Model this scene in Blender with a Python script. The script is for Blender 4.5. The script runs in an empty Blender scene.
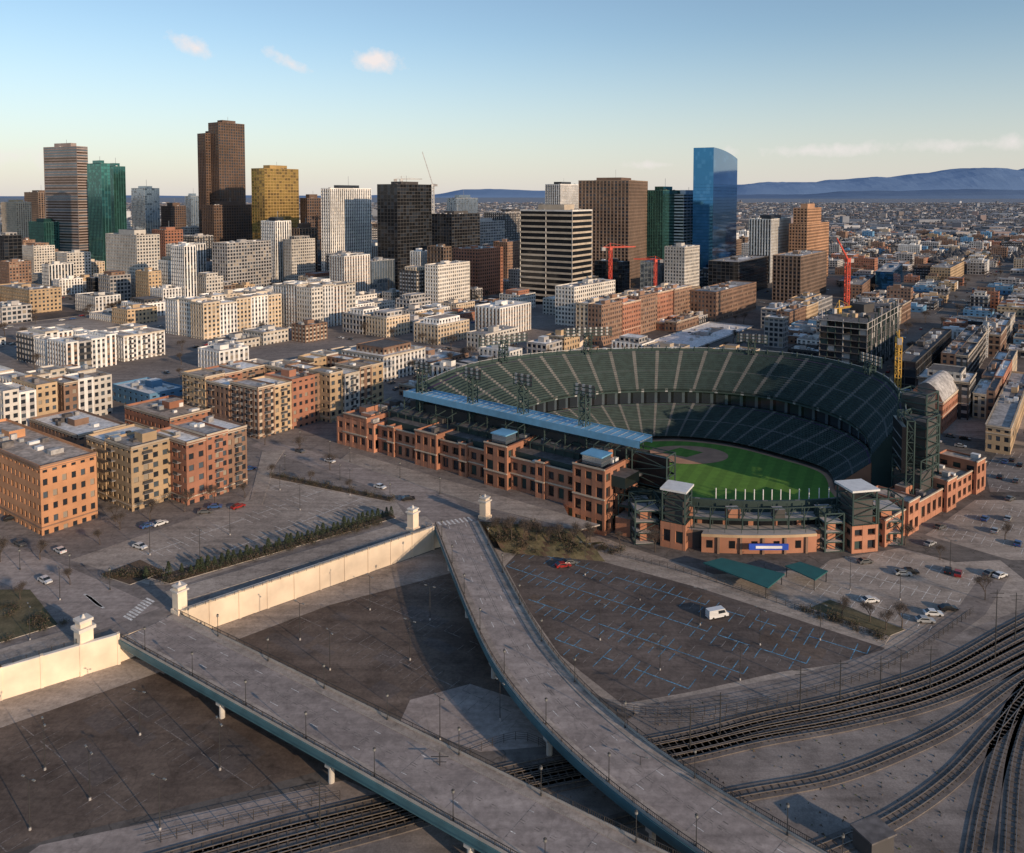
import bpy, math, random
from mathutils import Vector, noise
R=random.Random(11)
# ---- survey: camera 110 m above the rail yard; P() resolves a sighting to its point on a level z
TH=math.radians(3.0); F=804.0; CH=110.0
cs,sn=math.cos(TH),math.sin(TH); PY0=195+F*math.tan(TH)
def ray(px,py):
    dx=(px-512)/F; dy=-(py-PY0)/F
    return dx,cs+dy*sn,-sn+dy*cs
def P(px,py,z=0.0):
    d=ray(px,py); t=(z-CH)/d[2]; return (d[0]*t,d[1]*t)
_oc,_os=math.cos(math.radians(16.06)),math.sin(math.radians(16.06))
def cv(x,y,z=0.0):   # first survey -> corrected survey
    dep=y*_oc+(CH-z)*_os
    return P(512+F*x/dep,426.5-F*(y*_os-(CH-z)*_oc)/dep,z)
def ztop(ytop,Y):
    d=ray(512,ytop); return CH+Y*d[2]/d[1]
scene=bpy.context.scene
# ------------------------------------------------------------------ materials
MATS={}
def mk(name,col,rough=.8,var=.18,scale=.25,metal=0.0,rnd=.0,spec=.4,detail=4,scale2=None):
    m=bpy.data.materials.new(name); m.use_nodes=True; nt=m.node_tree; b=nt.nodes['Principled BSDF']
    N=nt.nodes.new; L=nt.links.new
    geo=N('ShaderNodeNewGeometry')
    n1=N('ShaderNodeTexNoise'); n1.inputs['Scale'].default_value=scale; n1.inputs['Detail'].default_value=detail
    L(geo.outputs['Position'],n1.inputs['Vector'])
    mr=N('ShaderNodeMapRange'); mr.inputs['From Min'].default_value=.3; mr.inputs['From Max'].default_value=.7
    mr.inputs['To Min'].default_value=1-var; mr.inputs['To Max'].default_value=1+var
    L(n1.outputs['Fac'],mr.inputs['Value']); fac=mr.outputs['Result']
    def mul(a,bk):
        q=N('ShaderNodeMath'); q.operation='MULTIPLY'; L(a,q.inputs[0]); L(bk,q.inputs[1]); return q.outputs[0]
    if scale2:
        n2=N('ShaderNodeTexNoise'); n2.inputs['Scale'].default_value=scale2; n2.inputs['Detail'].default_value=2
        L(geo.outputs['Position'],n2.inputs['Vector'])
        m2=N('ShaderNodeMapRange'); m2.inputs['From Min'].default_value=.35; m2.inputs['From Max'].default_value=.65
        m2.inputs['To Min'].default_value=1-var; m2.inputs['To Max'].default_value=1+var
        L(n2.outputs['Fac'],m2.inputs['Value']); fac=mul(fac,m2.outputs['Result'])
    if rnd:
        oi=N('ShaderNodeObjectInfo'); m3=N('ShaderNodeMapRange')
        m3.inputs['To Min'].default_value=1-rnd; m3.inputs['To Max'].default_value=1+rnd
        L(oi.outputs['Random'],m3.inputs['Value']); fac=mul(fac,m3.outputs['Result'])
    vm=N('ShaderNodeVectorMath'); vm.operation='SCALE'; vm.inputs[0].default_value=col; L(fac,vm.inputs['Scale'])
    L(vm.outputs[0],b.inputs['Base Color'])
    b.inputs['Roughness'].default_value=rough; b.inputs['Metallic'].default_value=metal
    b.inputs['Specular IOR Level'].default_value=spec
    MATS[name]=m; return m
def pave(name,c1,c2,big=.02,cs_=.07,fine=1.2,crackcol=.55,far=None,stain=.3):
    m=bpy.data.materials.new(name); m.use_nodes=True; nt=m.node_tree; b=nt.nodes['Principled BSDF']
    N=nt.nodes.new; L=nt.links.new; geo=N('ShaderNodeNewGeometry')
    def noi(s,d=6,r=.6,src=None):
        n=N('ShaderNodeTexNoise'); n.inputs['Scale'].default_value=s; n.inputs['Detail'].default_value=d; n.inputs['Roughness'].default_value=r
        L(src or geo.outputs['Position'],n.inputs['Vector']); return n
    def rng(src,a,c,lo,hi):
        q=N('ShaderNodeMapRange'); q.inputs['From Min'].default_value=a; q.inputs['From Max'].default_value=c; q.inputs['To Min'].default_value=lo; q.inputs['To Max'].default_value=hi; L(src,q.inputs['Value']); return q.outputs[0]
    def mul(a,c):
        x=N('ShaderNodeMath'); x.operation='MULTIPLY'; L(a,x.inputs[0]); L(c,x.inputs[1]); return x.outputs[0]
    a=noi(big,8,.7)
    cr=N('ShaderNodeValToRGB'); cr.color_ramp.elements[0].position=.38; cr.color_ramp.elements[0].color=(*c1,1)
    cr.color_ramp.elements[1].position=.62; cr.color_ramp.elements[1].color=(*c2,1); L(a.outputs['Fac'],cr.inputs[0])
    f=rng(noi(fine,3,.7).outputs['Fac'],.3,.7,.8,1.2)
    mp=N('ShaderNodeMapping'); mp.inputs['Rotation'].default_value=(0,0,math.radians(36)); mp.inputs['Scale'].default_value=(.035,.4,1); L(geo.outputs['Position'],mp.inputs['Vector'])
    st=rng(noi(1.0,4,.6,mp.outputs[0]).outputs['Fac'],.3,.7,.8,1.2)
    sp=rng(noi(.18,5,.75).outputs['Fac'],.34,.5,1-stain,1)   # oil and dust stains
    v=N('ShaderNodeTexVoronoi'); v.feature='DISTANCE_TO_EDGE'; v.inputs['Scale'].default_value=cs_
    wn=noi(.15,2,.5); va=N('ShaderNodeVectorMath'); va.operation='SCALE'; va.inputs['Scale'].default_value=14; L(wn.outputs['Color'],va.inputs[0])
    vb=N('ShaderNodeVectorMath'); vb.operation='ADD'; L(va.outputs[0],vb.inputs[0]); L(geo.outputs['Position'],vb.inputs[1]); L(vb.outputs[0],v.inputs['Vector'])
    mc=rng(v.outputs['Distance'],0,.02,crackcol,1)
    y=mul(mul(f,st),mul(mc,sp))
    vm=N('ShaderNodeVectorMath'); vm.operation='SCALE'; L(cr.outputs[0],vm.inputs[0]); L(y,vm.inputs['Scale'])
    out=vm.outputs[0]
    if far: # distance haze painted into the ground colour, bluer farther out
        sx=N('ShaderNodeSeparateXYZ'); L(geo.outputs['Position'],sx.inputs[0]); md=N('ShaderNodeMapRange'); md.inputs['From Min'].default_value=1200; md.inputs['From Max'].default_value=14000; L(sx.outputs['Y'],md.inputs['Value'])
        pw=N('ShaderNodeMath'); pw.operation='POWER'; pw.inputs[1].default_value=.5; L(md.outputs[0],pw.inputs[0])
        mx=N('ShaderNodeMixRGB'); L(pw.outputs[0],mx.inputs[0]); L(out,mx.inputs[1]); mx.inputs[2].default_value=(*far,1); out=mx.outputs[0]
    L(out,b.inputs['Base Color']); b.inputs['Roughness'].default_value=.9; b.inputs['Specular IOR Level'].default_value=.2
    MATS[name]=m
pave('lot_asphalt',(.09,.074,.068),(.17,.138,.123),.03,crackcol=.8)
pave('lot_dirt',(.09,.067,.056),(.185,.143,.117),.03,crackcol=.82)
pave('road_asphalt',(.18,.155,.143),(.28,.242,.222),.02,fine=.8,crackcol=.8)
pave('deck_concrete',(.28,.236,.217),(.39,.333,.305),.03,fine=.7,crackcol=.85,stain=.2)
pave('plaza_concrete',(.27,.228,.198),(.45,.385,.335),.02,cs_=.1,crackcol=.8)
pave('gravel',(.17,.147,.136),(.3,.262,.24),.05,fine=2.5,crackcol=1)
pave('ballast',(.12,.103,.096),(.19,.165,.15),.1,fine=3,crackcol=1)
pave('mulch',(.08,.058,.042),(.15,.105,.073),.1,fine=2,crackcol=1)
pave('grass_dry',(.09,.085,.048),(.17,.14,.085),.1,fine=2,crackcol=1)
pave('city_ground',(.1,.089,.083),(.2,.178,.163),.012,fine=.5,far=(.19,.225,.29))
for n,c in dict(brick_orange=(.48,.24,.125),brick_red=(.34,.155,.1),brick_brown=(.25,.155,.11),brick_tan=(.5,.36,.225),
    stone_tan=(.54,.455,.36),concrete_light=(.6,.56,.51),stucco_white=(.8,.775,.74),concrete_grey=(.41,.39,.38),panel_dark=(.07,.066,.066),
    panel_brown=(.13,.085,.065),panel_gold=(.4,.26,.1),panel_pink=(.34,.275,.25),steel_green=(.035,.06,.057),panel_blue=(.12,.26,.42),panel_green=(.06,.15,.135),
    cream_wall=(.74,.61,.47),brick_stadium=(.4,.185,.115),black=(.02,.02,.022),mid_brown=(.23,.165,.125),brick_hotel=(.4,.23,.14)).items():
    mk(n,c,.85,.14,.2,rnd=.16,scale2=.03)
mk('roof_white',(.76,.75,.74),.7,.2,.15,rnd=.12,scale2=.7); mk('roof_grey',(.36,.345,.34),.85,.25,.15,rnd=.25,scale2=.6)
mk('roof_dark',(.13,.12,.12),.85,.25,.15,rnd=.3,scale2=.6); mk('roof_tan',(.36,.3,.255),.85,.25,.15,rnd=.2,scale2=.6)
mk('metal_grey',(.42,.43,.44),.45,.15,.5,metal=.5); mk('metal_white',(.7,.7,.7),.5,.1,.5)
mk('roof_blue',(.17,.4,.6),.45,.12,.3,metal=.2,spec=.6,scale2=.05); mk('awning_teal',(.02,.11,.11),.6,.12,.3)
for n,c,mt,r in [('glass_dark',(.04,.05,.065),.4,.1),('glass_mid',(.14,.18,.22),.5,.12),('glass_blind',(.3,.26,.21),.0,.4),('glass_blue',(.05,.2,.42),.9,.05),
    ('glass_blue2',(.07,.24,.48),.9,.05),('glass_green',(.08,.27,.26),.8,.08),('glass_green2',(.05,.16,.16),.75,.08),('glass_gold',(.44,.28,.09),.75,.12),('glass_gold2',(.2,.13,.05),.6,.12),
    ('glass_black',(.022,.025,.03),.5,.08),('glass_sky',(.34,.43,.52),.8,.1),('glass_bronze',(.09,.06,.045),.5,.1)]:
    mk(n,c,r,.06 if 'blue' in n else .12,.03,metal=mt,spec=.6)
for n,c in dict(hz_tan=(.33,.31,.31),hz_grey=(.26,.28,.32),hz_white=(.5,.51,.54),hz_brick=(.25,.2,.2),hz_dark=(.15,.165,.2),hz_brown=(.2,.18,.18),hz_tree=(.09,.092,.1)).items(): mk(n,c,.9,.15,.02)  # hazy set: aerial haze is mixed into these far building and tree colours
mk('seat_green',(.028,.05,.05),.7,.25,.4); mk('seat_green2',(.035,.058,.056),.7,.25,.4); mk('seat_purple',(.07,.04,.1),.7); mk('aisle',(.15,.15,.148),.8)
mk('dirt',(.45,.25,.16),.95,.15,.2); mk('line_white',(.65,.63,.6),.7,.35,.8,scale2=3); mk('line_blue',(.1,.26,.4),.7,.45,.5,scale2=2)
mk('line_faint',(.19,.165,.15),.8,.4,.5,scale2=2)
mk('kerb',(.43,.39,.35),.85,.15,.3); mk('rail_steel',(.3,.26,.23),.35,.2,.5,metal=.6); mk('tie_wood',(.11,.09,.075),.95,.3,1)
mk('pole_dark',(.045,.045,.045),.5); mk('lamp_head',(.2,.2,.19),.5); mk('girder_teal',(.07,.16,.19),.5,.2,.3,spec=.5); mk('fence_dark',(.045,.04,.037),.6)
mk('bark',(.09,.07,.058),.95,.25,2); mk('twig',(.1,.078,.063),.95,.35,1.5); mk('needle',(.035,.05,.025),.9,.4,1.2); mk('needle2',(.065,.08,.04),.9,.4,1.2); mk('shrub',(.1,.075,.05),.95,.4,1.5)
mk('tyre',(.02,.02,.02),.8); mk('car_glass',(.02,.025,.03),.08,.05,spec=.8); mk('crane_red',(.6,.07,.04),.5); mk('crane_yellow',(.55,.33,.06),.5); mk('crane_white',(.5,.5,.5),.5)
for n,c in [('car_white',(.75,.75,.75)),('car_black',(.02,.02,.022)),('car_red',(.35,.03,.03)),('car_silver',(.4,.41,.42)),('car_blue',(.05,.12,.3)),('car_grey',(.13,.135,.14))]: mk(n,c,.25,.03,.5,metal=.2,spec=.6)
mk('tail_red',(.5,.02,.02),.3); mk('scoreboard',(.012,.012,.015),.3); mk('sign_blue',(.03,.09,.5),.4); mk('sign_white',(.8,.8,.8),.5)
def grass():
    m=mk('turf',(.1,.22,.03),.9,.12,.4); nt=m.node_tree; b=nt.nodes['Principled BSDF']; N=nt.nodes.new; L=nt.links.new
    geo=N('ShaderNodeNewGeometry'); mp=N('ShaderNodeMapping'); mp.inputs['Rotation'].default_value=(0,0,math.radians(25)); L(geo.outputs['Position'],mp.inputs['Vector'])
    w=N('ShaderNodeTexWave'); w.inputs['Scale'].default_value=.05; w.inputs['Distortion'].default_value=.1; L(mp.outputs[0],w.inputs['Vector'])
    mr=N('ShaderNodeMapRange'); mr.inputs['From Min'].default_value=.42; mr.inputs['From Max'].default_value=.58; mr.inputs['To Min'].default_value=.92; mr.inputs['To Max'].default_value=1.1; L(w.outputs['Fac'],mr.inputs['Value'])
    vm=N('ShaderNodeVectorMath'); vm.operation='SCALE'; src=b.inputs['Base Color'].links[0].from_socket; L(src,vm.inputs[0]); L(mr.outputs[0],vm.inputs['Scale']); L(vm.outputs[0],b.inputs['Base Color'])
grass()
# ------------------------------------------------------------------ mesh builder
class MB:
    def __init__(s): s.v=[];s.f=[];s.m=[];s.mats=[];s.ix={}
    def mi(s,n):
        if n not in s.ix: s.ix[n]=len(s.mats); s.mats.append(n)
        return s.ix[n]
    def face(s,pts,mat):
        i=len(s.v); s.v.extend(pts); s.f.append(tuple(range(i,i+len(pts)))); s.m.append(s.mi(mat))
    def prism(s,poly,z0,z1,mat,top=None,bottom=False):
        n=len(poly)
        for i in range(n):
            a,b=poly[i],poly[(i+1)%n]
            s.face([(a[0],a[1],z0),(b[0],b[1],z0),(b[0],b[1],z1),(a[0],a[1],z1)],mat)
        s.face([(p[0],p[1],z1) for p in poly],top or mat)
        if bottom: s.face([(p[0],p[1],z0) for p in reversed(poly)],mat)
    def box(s,cx,cy,z0,z1,wx,wy,a=0,mat='metal_grey',top=None,bottom=True):
        c,d=math.cos(a),math.sin(a)
        pl=[(cx+x*c-y*d,cy+x*d+y*c) for x,y in [(-wx/2,-wy/2),(wx/2,-wy/2),(wx/2,wy/2),(-wx/2,wy/2)]]
        s.prism(pl,z0,z1,mat,top,bottom)
    def beam(s,p,q,w,mat,h=None):
        h=h or w; p=Vector(p);q=Vector(q);d=q-p
        if d.length<1e-6: return
        d.normalize(); up=Vector((0,0,1)) if abs(d.z)<.95 else Vector((1,0,0))
        x=d.cross(up).normalized()*w/2; y=x.cross(d).normalized()*h/2
        A=[p-x-y,p+x-y,p+x+y,p-x+y]; B=[a+(q-p) for a in A]
        i=len(s.v); s.v.extend([tuple(a) for a in A+B]); k=s.mi(mat)
        for f in [(0,1,5,4),(1,2,6,5),(2,3,7,6),(3,0,4,7),(3,2,1,0),(4,5,6,7)]:
            s.f.append(tuple(i+j for j in f)); s.m.append(k)
    def cyl(s,x,y,z0,z1,r0,r1,n,mat,cap=True):
        A=[(x+r0*math.cos(6.28318*i/n),y+r0*math.sin(6.28318*i/n),z0) for i in range(n)]
        B=[(x+r1*math.cos(6.28318*i/n),y+r1*math.sin(6.28318*i/n),z1) for i in range(n)]
        i0=len(s.v); s.v.extend(A+B); k=s.mi(mat)
        for i in range(n):
            j=(i+1)%n; s.f.append((i0+i,i0+j,i0+n+j,i0+n+i)); s.m.append(k)
        if cap: s.f.append(tuple(i0+n+i for i in range(n))); s.m.append(k)
    def mesh(s,name):
        me=bpy.data.meshes.new(name); me.from_pydata(s.v,[],s.f)
        for n in s.mats: me.materials.append(MATS[n])
        me.polygons.foreach_set('material_index',s.m); me.update(); return me
    def obj(s,name,parent=None):
        if not s.f: return None
        o=bpy.data.objects.new(name,s.mesh(name)); scene.collection.objects.link(o)
        if parent: o.parent=parent
        return o
def inst(me,name,x,y,z,rot=0,sc=1):
    o=bpy.data.objects.new(name,me); scene.collection.objects.link(o); o.location=(x,y,z); o.rotation_euler=(0,0,rot)
    o.scale=(sc,sc,sc) if not isinstance(sc,tuple) else sc; return o
def catm(pts,n=10):
    out=[]; q=[pts[0]]+list(pts)+[pts[-1]]
    for i in range(1,len(q)-2):
        for k in range(n):
            t=k/n; a,b,c,d=q[i-1],q[i],q[i+1],q[i+2]
            out.append(tuple(.5*((2*b[j])+(-a[j]+c[j])*t+(2*a[j]-5*b[j]+4*c[j]-d[j])*t*t+(-a[j]+3*b[j]-3*c[j]+d[j])*t**3) for j in range(len(b))))
    out.append(tuple(pts[-1])); return out
def resamp(pts,step):
    out=[pts[0]]; acc=0
    for a,b in zip(pts,pts[1:]):
        L=math.dist(a[:2],b[:2])
        if L<1e-6: continue
        t=step-acc
        while t<=L:
            out.append(tuple(a[j]+(b[j]-a[j])*t/L for j in range(len(a)))); t+=step
        acc=(acc+L)%step
    return out
def cline(pts,step=3.0,smooth=True):
    p=[tuple(x) for x in pts]
    if smooth: p=catm(p,12)
    p=resamp(p,step); o=[]
    for i in range(len(p)):
        a=p[max(0,i-1)];b=p[min(len(p)-1,i+1)]; dx,dy=b[0]-a[0],b[1]-a[1]; l=math.hypot(dx,dy) or 1
        o.append((p[i][0],p[i][1],p[i][2] if len(p[i])>2 else 0.0,-dy/l,dx/l))
    return o
def slab(mb,cl,o0,o1,zb,zt,mat,top=None,bottom=True):
    for a,b in zip(cl,cl[1:]):
        def q(c,o,z): return (c[0]+c[3]*o,c[1]+c[4]*o,c[2]+z)
        mb.face([q(a,o0,zt),q(b,o0,zt),q(b,o1,zt),q(a,o1,zt)],top or mat)
        if zt-zb>.01:
            mb.face([q(a,o0,zb),q(b,o0,zb),q(b,o0,zt),q(a,o0,zt)],mat); mb.face([q(a,o1,zb),q(b,o1,zb),q(b,o1,zt),q(a,o1,zt)],mat)
            if bottom: mb.face([q(a,o0,zb),q(b,o0,zb),q(b,o1,zb),q(a,o1,zb)],mat)
def inpoly(x,y,p):
    r=False;j=len(p)-1
    for i in range(len(p)):
        if (p[i][1]>y)!=(p[j][1]>y) and x<(p[j][0]-p[i][0])*(y-p[i][1])/(p[j][1]-p[i][1])+p[i][0]: r=not r
        j=i
    return r
def lerp(a,b,t): return tuple(a[i]+(b[i]-a[i])*t for i in range(len(a)))
# ------------------------------------------------------------------ buildings
G_D=['glass_dark']*5+['glass_mid']*2+['glass_blind']
ST={ # wall, spandrel, glasses, floor h, bay w, spandrel frac, pier frac, depth, verticals proud
'bo':('brick_orange','brick_orange',G_D,3.9,3.0,.5,.52,.35,False),'br':('brick_red','brick_red',G_D,3.7,3.0,.5,.5,.35,False),
'bb':('brick_brown','brick_brown',G_D,3.6,3.2,.46,.45,.35,True),'bt':('brick_tan','brick_tan',G_D,3.5,3.2,.46,.48,.4,False),
'st':('stone_tan','brick_tan',G_D,3.3,3.2,.44,.46,.35,True),'cl':('concrete_light','concrete_light',G_D,3.5,3.2,.42,.42,.4,True),
'sw':('stucco_white','concrete_grey',G_D,3.3,3.2,.42,.45,.4,True),'cg':('concrete_grey','panel_dark',G_D,3.6,4,.36,.3,.3,False),
'apt':('stucco_white','brick_brown',G_D,3.1,3.4,.38,.48,.6,True),'mix':('brick_brown','stone_tan',G_D,3.1,3.4,.4,.48,.6,True),
'dk':('panel_dark','concrete_grey',G_D,3.6,3.6,.36,.36,.4,True),'blw':('panel_blue','panel_blue',G_D,4,5,.5,.6,.2,False),
'wv':('stucco_white','glass_dark',G_D,3.9,3.4,.3,.42,.8,True),'wh':('concrete_light','stucco_white',['glass_black','glass_dark'],4,12,.45,.04,.5,False),
'kw':('stucco_white','stone_tan',['glass_black'],5.5,30,.34,.015,.8,False),
'pink':('panel_pink','panel_pink',['glass_bronze','glass_mid'],3.9,60,.46,.02,.3,False),'gold':('panel_gold','panel_gold',['glass_gold','glass_gold','glass_gold2'],4,5,.2,.12,.2,False),
'brn':('panel_brown','panel_brown',['glass_bronze','glass_dark'],4,4,.36,.36,.4,True),'brn2':('mid_brown','panel_brown',['glass_bronze','glass_dark','glass_black'],4,4.4,.38,.3,.5,True),
'blk':('panel_dark','panel_dark',['glass_black','glass_black','glass_dark'],4,5,.15,.08,.15,True),
'blu':('glass_blue2','glass_blue',['glass_blue']*5+['glass_blue2'],4,4,.12,.03,.05,True),'grn':('panel_green','glass_green2',['glass_green','glass_green2','glass_green2'],4,3.5,.2,.12,.2,True),
'sky':('metal_grey','glass_sky',['glass_sky','glass_mid','glass_sky'],4,4,.25,.12,.2,True),'redb':('brick_red','brick_red',['glass_dark','glass_bronze'],3.8,4,.45,.4,.4,False),
'ora':('brick_hotel','brick_hotel',['glass_bronze','glass_dark'],3.8,4,.4,.35,.4,True),'grey':('concrete_grey','concrete_grey',G_D,3.8,3.8,.35,.28,.4,True),
'stad':('brick_stadium','brick_stadium',['glass_black','glass_dark','steel_green'],5.6,4.2,.36,.4,.8,True)}
def wall(mb,A,B,z0,z1,st,plain=False):
    w,sp,gl,fh,bw,sh,pw,dep,vp=st
    dx,dy=B[0]-A[0],B[1]-A[1]; L=math.hypot(dx,dy)
    if L<.3 or z1-z0<.3: return
    dx/=L;dy/=L;nx,ny=dy,-dx
    def p(s,z,o): return (A[0]+dx*s+nx*o,A[1]+dy*s+ny*o,z)
    if plain: mb.face([p(0,z0,0),p(L,z0,0),p(L,z1,0),p(0,z1,0)],w); return
    nf=max(1,round((z1-z0)/fh)); nb=max(1,round(L/bw)); H=(z1-z0)/nf; W=L/nb
    for i in range(nf):
        for j in range(nb):
            mb.face([p(j*W,z0+i*H,-dep),p(j*W+W,z0+i*H,-dep),p(j*W+W,z0+(i+1)*H,-dep),p(j*W,z0+(i+1)*H,-dep)],R.choice(gl))
    ho,vo=(-.05,0) if vp else (0,-.05)
    for i in range(nf+1):
        a=z0+i*H-(.12*H if i else 0); b=min(z1,z0+i*H+(sh-.12)*H)
        if i==nf: a=z1-sh*H*.8; b=z1
        m=sp if i<nf else w
        mb.face([p(0,a,ho),p(L,a,ho),p(L,b,ho),p(0,b,ho)],m)
        mb.face([p(0,b,-dep),p(0,b,ho),p(L,b,ho),p(L,b,-dep)],m); mb.face([p(0,a,-dep),p(L,a,-dep),p(L,a,ho),p(0,a,ho)],m)
    for j in range(nb+1):
        c=j*W; a=max(0,c-pw*W/2); b=min(L,c+pw*W/2)
        mb.face([p(a,z0,vo),p(b,z0,vo),p(b,z1,vo),p(a,z1,vo)],w)
        if a>0: mb.face([p(a,z0,-dep),p(a,z0,vo),p(a,z1,vo),p(a,z1,-dep)],w)
        if b<L: mb.face([p(b,z0,vo),p(b,z0,-dep),p(b,z1,-dep),p(b,z1,vo)],w)
def trim(mb,A,B,z0,z1,mat,pr,fh,bw,balc=False):
    dx,dy=B[0]-A[0],B[1]-A[1]; L=math.hypot(dx,dy); dx/=L;dy/=L;nx,ny=dy,-dx
    def b(s0,s1,a,c,o): mb.face([(A[0]+dx*s0+nx*o,A[1]+dy*s0+ny*o,a),(A[0]+dx*s1+nx*o,A[1]+dy*s1+ny*o,a),(A[0]+dx*s1+nx*o,A[1]+dy*s1+ny*o,c),(A[0]+dx*s0+nx*o,A[1]+dy*s0+ny*o,c)],mat); mb.face([(A[0]+dx*s0+nx*o,A[1]+dy*s0+ny*o,c),(A[0]+dx*s1+nx*o,A[1]+dy*s1+ny*o,c),(A[0]+dx*s1,A[1]+dy*s1,c),(A[0]+dx*s0,A[1]+dy*s0,c)],mat)
    b(0,L,z1-.6,z1+.02,pr); b(0,L,z1-1.3,z1-1.05,pr*.5)
    nf=max(1,round((z1-z0)/fh)); H=(z1-z0)/nf
    k=max(0,int((6-z0)/H)+1)
    if k<nf: zz=z0+k*H+.1*H; b(0,L,zz,zz+.35,pr*.6)
    if balc:
        nb=max(1,round(L/bw)); W=L/nb
        for j in range(1,nb-1,R.choice([3,4])):
            for i in range(k,nf):
                z=z0+i*H+.3; c=(j+.5)*W; q=(A[0]+dx*c+nx*.75,A[1]+dy*c+ny*.75); an=math.atan2(dy,dx)
                mb.box(q[0],q[1],z-.15,z,W*.9,1.45,an,'concrete_grey'); q=(A[0]+dx*c+nx*1.45,A[1]+dy*c+ny*1.45); mb.box(q[0],q[1],z,z+1.0,W*.9,.06,an,'panel_dark')
def bld(mb,c,z0,z1,st,roof='roof_grey',par=.9,stuff=1.0,tr=None,balc=False):
    s=ST[st] if isinstance(st,str) else st
    n=len(c)
    for i in range(n):
        A,B=c[i],c[(i+1)%n]; nx,ny=B[1]-A[1],-(B[0]-A[0])
        mx,my=(A[0]+B[0])/2,(A[1]+B[1])/2
        back=(nx*(-mx)+ny*(-my))<-.15*math.hypot(nx,ny)*math.hypot(mx,my)
        wall(mb,A,B,z0,z1,s,plain=back)
        if tr and not back and math.dist(A,B)>2: trim(mb,A,B,z0,z1,tr,.35,s[3],s[4],balc)
    cx=sum(q[0] for q in c)/n; cy=sum(q[1] for q in c)/n
    ins=[lerp(q,(cx,cy),min(.4,.45/max(1,math.dist(q,(cx,cy))))) for q in c]
    zr=z1-par
    mb.face([(q[0],q[1],zr) for q in c],roof)
    for i in range(n):
        j=(i+1)%n
        mb.face([(*c[i],z1),(*c[j],z1),(*ins[j],z1),(*ins[i],z1)],s[0]); mb.face([(*ins[i],z1),(*ins[j],z1),(*ins[j],zr),(*ins[i],zr)],s[0])
    if stuff and n==4:
        a=math.atan2(c[1][1]-c[0][1],c[1][0]-c[0][0]); L1=math.dist(c[0],c[1]); L2=math.dist(c[0],c[3])
        def at(u,v): p=lerp(c[0],c[1],u); q=lerp(c[3],c[2],u); return lerp(p,q,v)
        for k in range(int(min(16,max(1,L1*L2/90))*stuff)):
            u,v=R.uniform(.12,.88),R.uniform(.12,.88); q=at(u,v); h=R.uniform(.6,2.0)
            w=min(R.uniform(1.2,4),L1*.25); d=min(R.uniform(1.2,3),L2*.25)
            mb.box(q[0],q[1],zr,zr+h,w,d,a,R.choice(['metal_grey','metal_white','roof_grey','roof_dark']),bottom=False)
        if L1*L2>250:
            q=at(R.uniform(.35,.65),R.uniform(.35,.65)); mb.box(q[0],q[1],zr,zr+R.uniform(2.6,3.6),min(8,L1*.3),min(6,L2*.3),a,s[0],roof,False)
            q=at(R.uniform(.3,.7),R.uniform(.3,.7)); mb.box(q[0],q[1],zr,zr+.03,L1*.35,L2*.3,a,R.choice(['roof_grey','roof_white','roof_tan','roof_dark']),bottom=False)
FOOT=[]
def fp(x0,xs,x1,z0=0,yb=None,D=None,al=36,maxw=130):
    al=math.radians(al); c0=(CH-z0)*sn
    if yb is not None: N=P(xs,yb,z0)
    else: k=(xs-512)/F; N=(k*(D*cs+c0),D)
    def solve(px,d):
        k=(px-512)/F; den=d[0]-k*cs*d[1]
        w=(k*(N[1]*cs+c0)-N[0])/den if abs(den)>1e-3 else maxw
        if w<0: w=maxw
        return max(4,min(maxw,w))
    dl=(-math.cos(al),math.sin(al)); dr=(math.sin(al),math.cos(al))
    wl=solve(x0,dl); wr=solve(x1,dr)
    Rr=(N[0]+dr[0]*wr,N[1]+dr[1]*wr); Lf=(N[0]+dl[0]*wl,N[1]+dl[1]*wl)
    Bk=(Rr[0]+Lf[0]-N[0],Rr[1]+Lf[1]-N[1])
    return [N,Rr,Bk,Lf]
def reg(c,m=6):
    cx=sum(q[0] for q in c)/len(c); cy=sum(q[1] for q in c)/len(c)
    FOOT.append(([lerp((cx,cy),q,1+m/max(1,math.dist(q,(cx,cy)))) for q in c]))
def B(name,x0,xs,x1,yt,st,z0=0,yb=None,D=None,al=36,roof='roof_grey',mb=None,par=.9,stuff=1,r=True,base=0,maxw=130,tr=None,balc=False):
    c=fp(x0,xs,x1,z0,yb,D,al,maxw); z1=ztop(yt,c[0][1]); 
    own=mb is None; mb=mb or MB()
    bld(mb,c,base,z1,st,roof,par,stuff,tr,balc)
    if 'tower' in name or name=='x': # plant room and mast on the roof
        q=lerp(c[0],c[2],.5); w_=math.dist(c[0],c[1]); d_=math.dist(c[0],c[3]); a_=math.atan2(c[1][1]-c[0][1],c[1][0]-c[0][0])
        if z1>60: mb.box(q[0],q[1],z1-.9,z1+R.uniform(3,5.5),w_*.5,d_*.5,a_,ST[st][1],'roof_dark',False); mb.beam((q[0]+2,q[1],z1+3),(q[0]+2,q[1],z1+R.uniform(8,15)),.35,'metal_grey')
    if r: reg(c)
    if own: mb.obj(name)
    return c,z1
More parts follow.
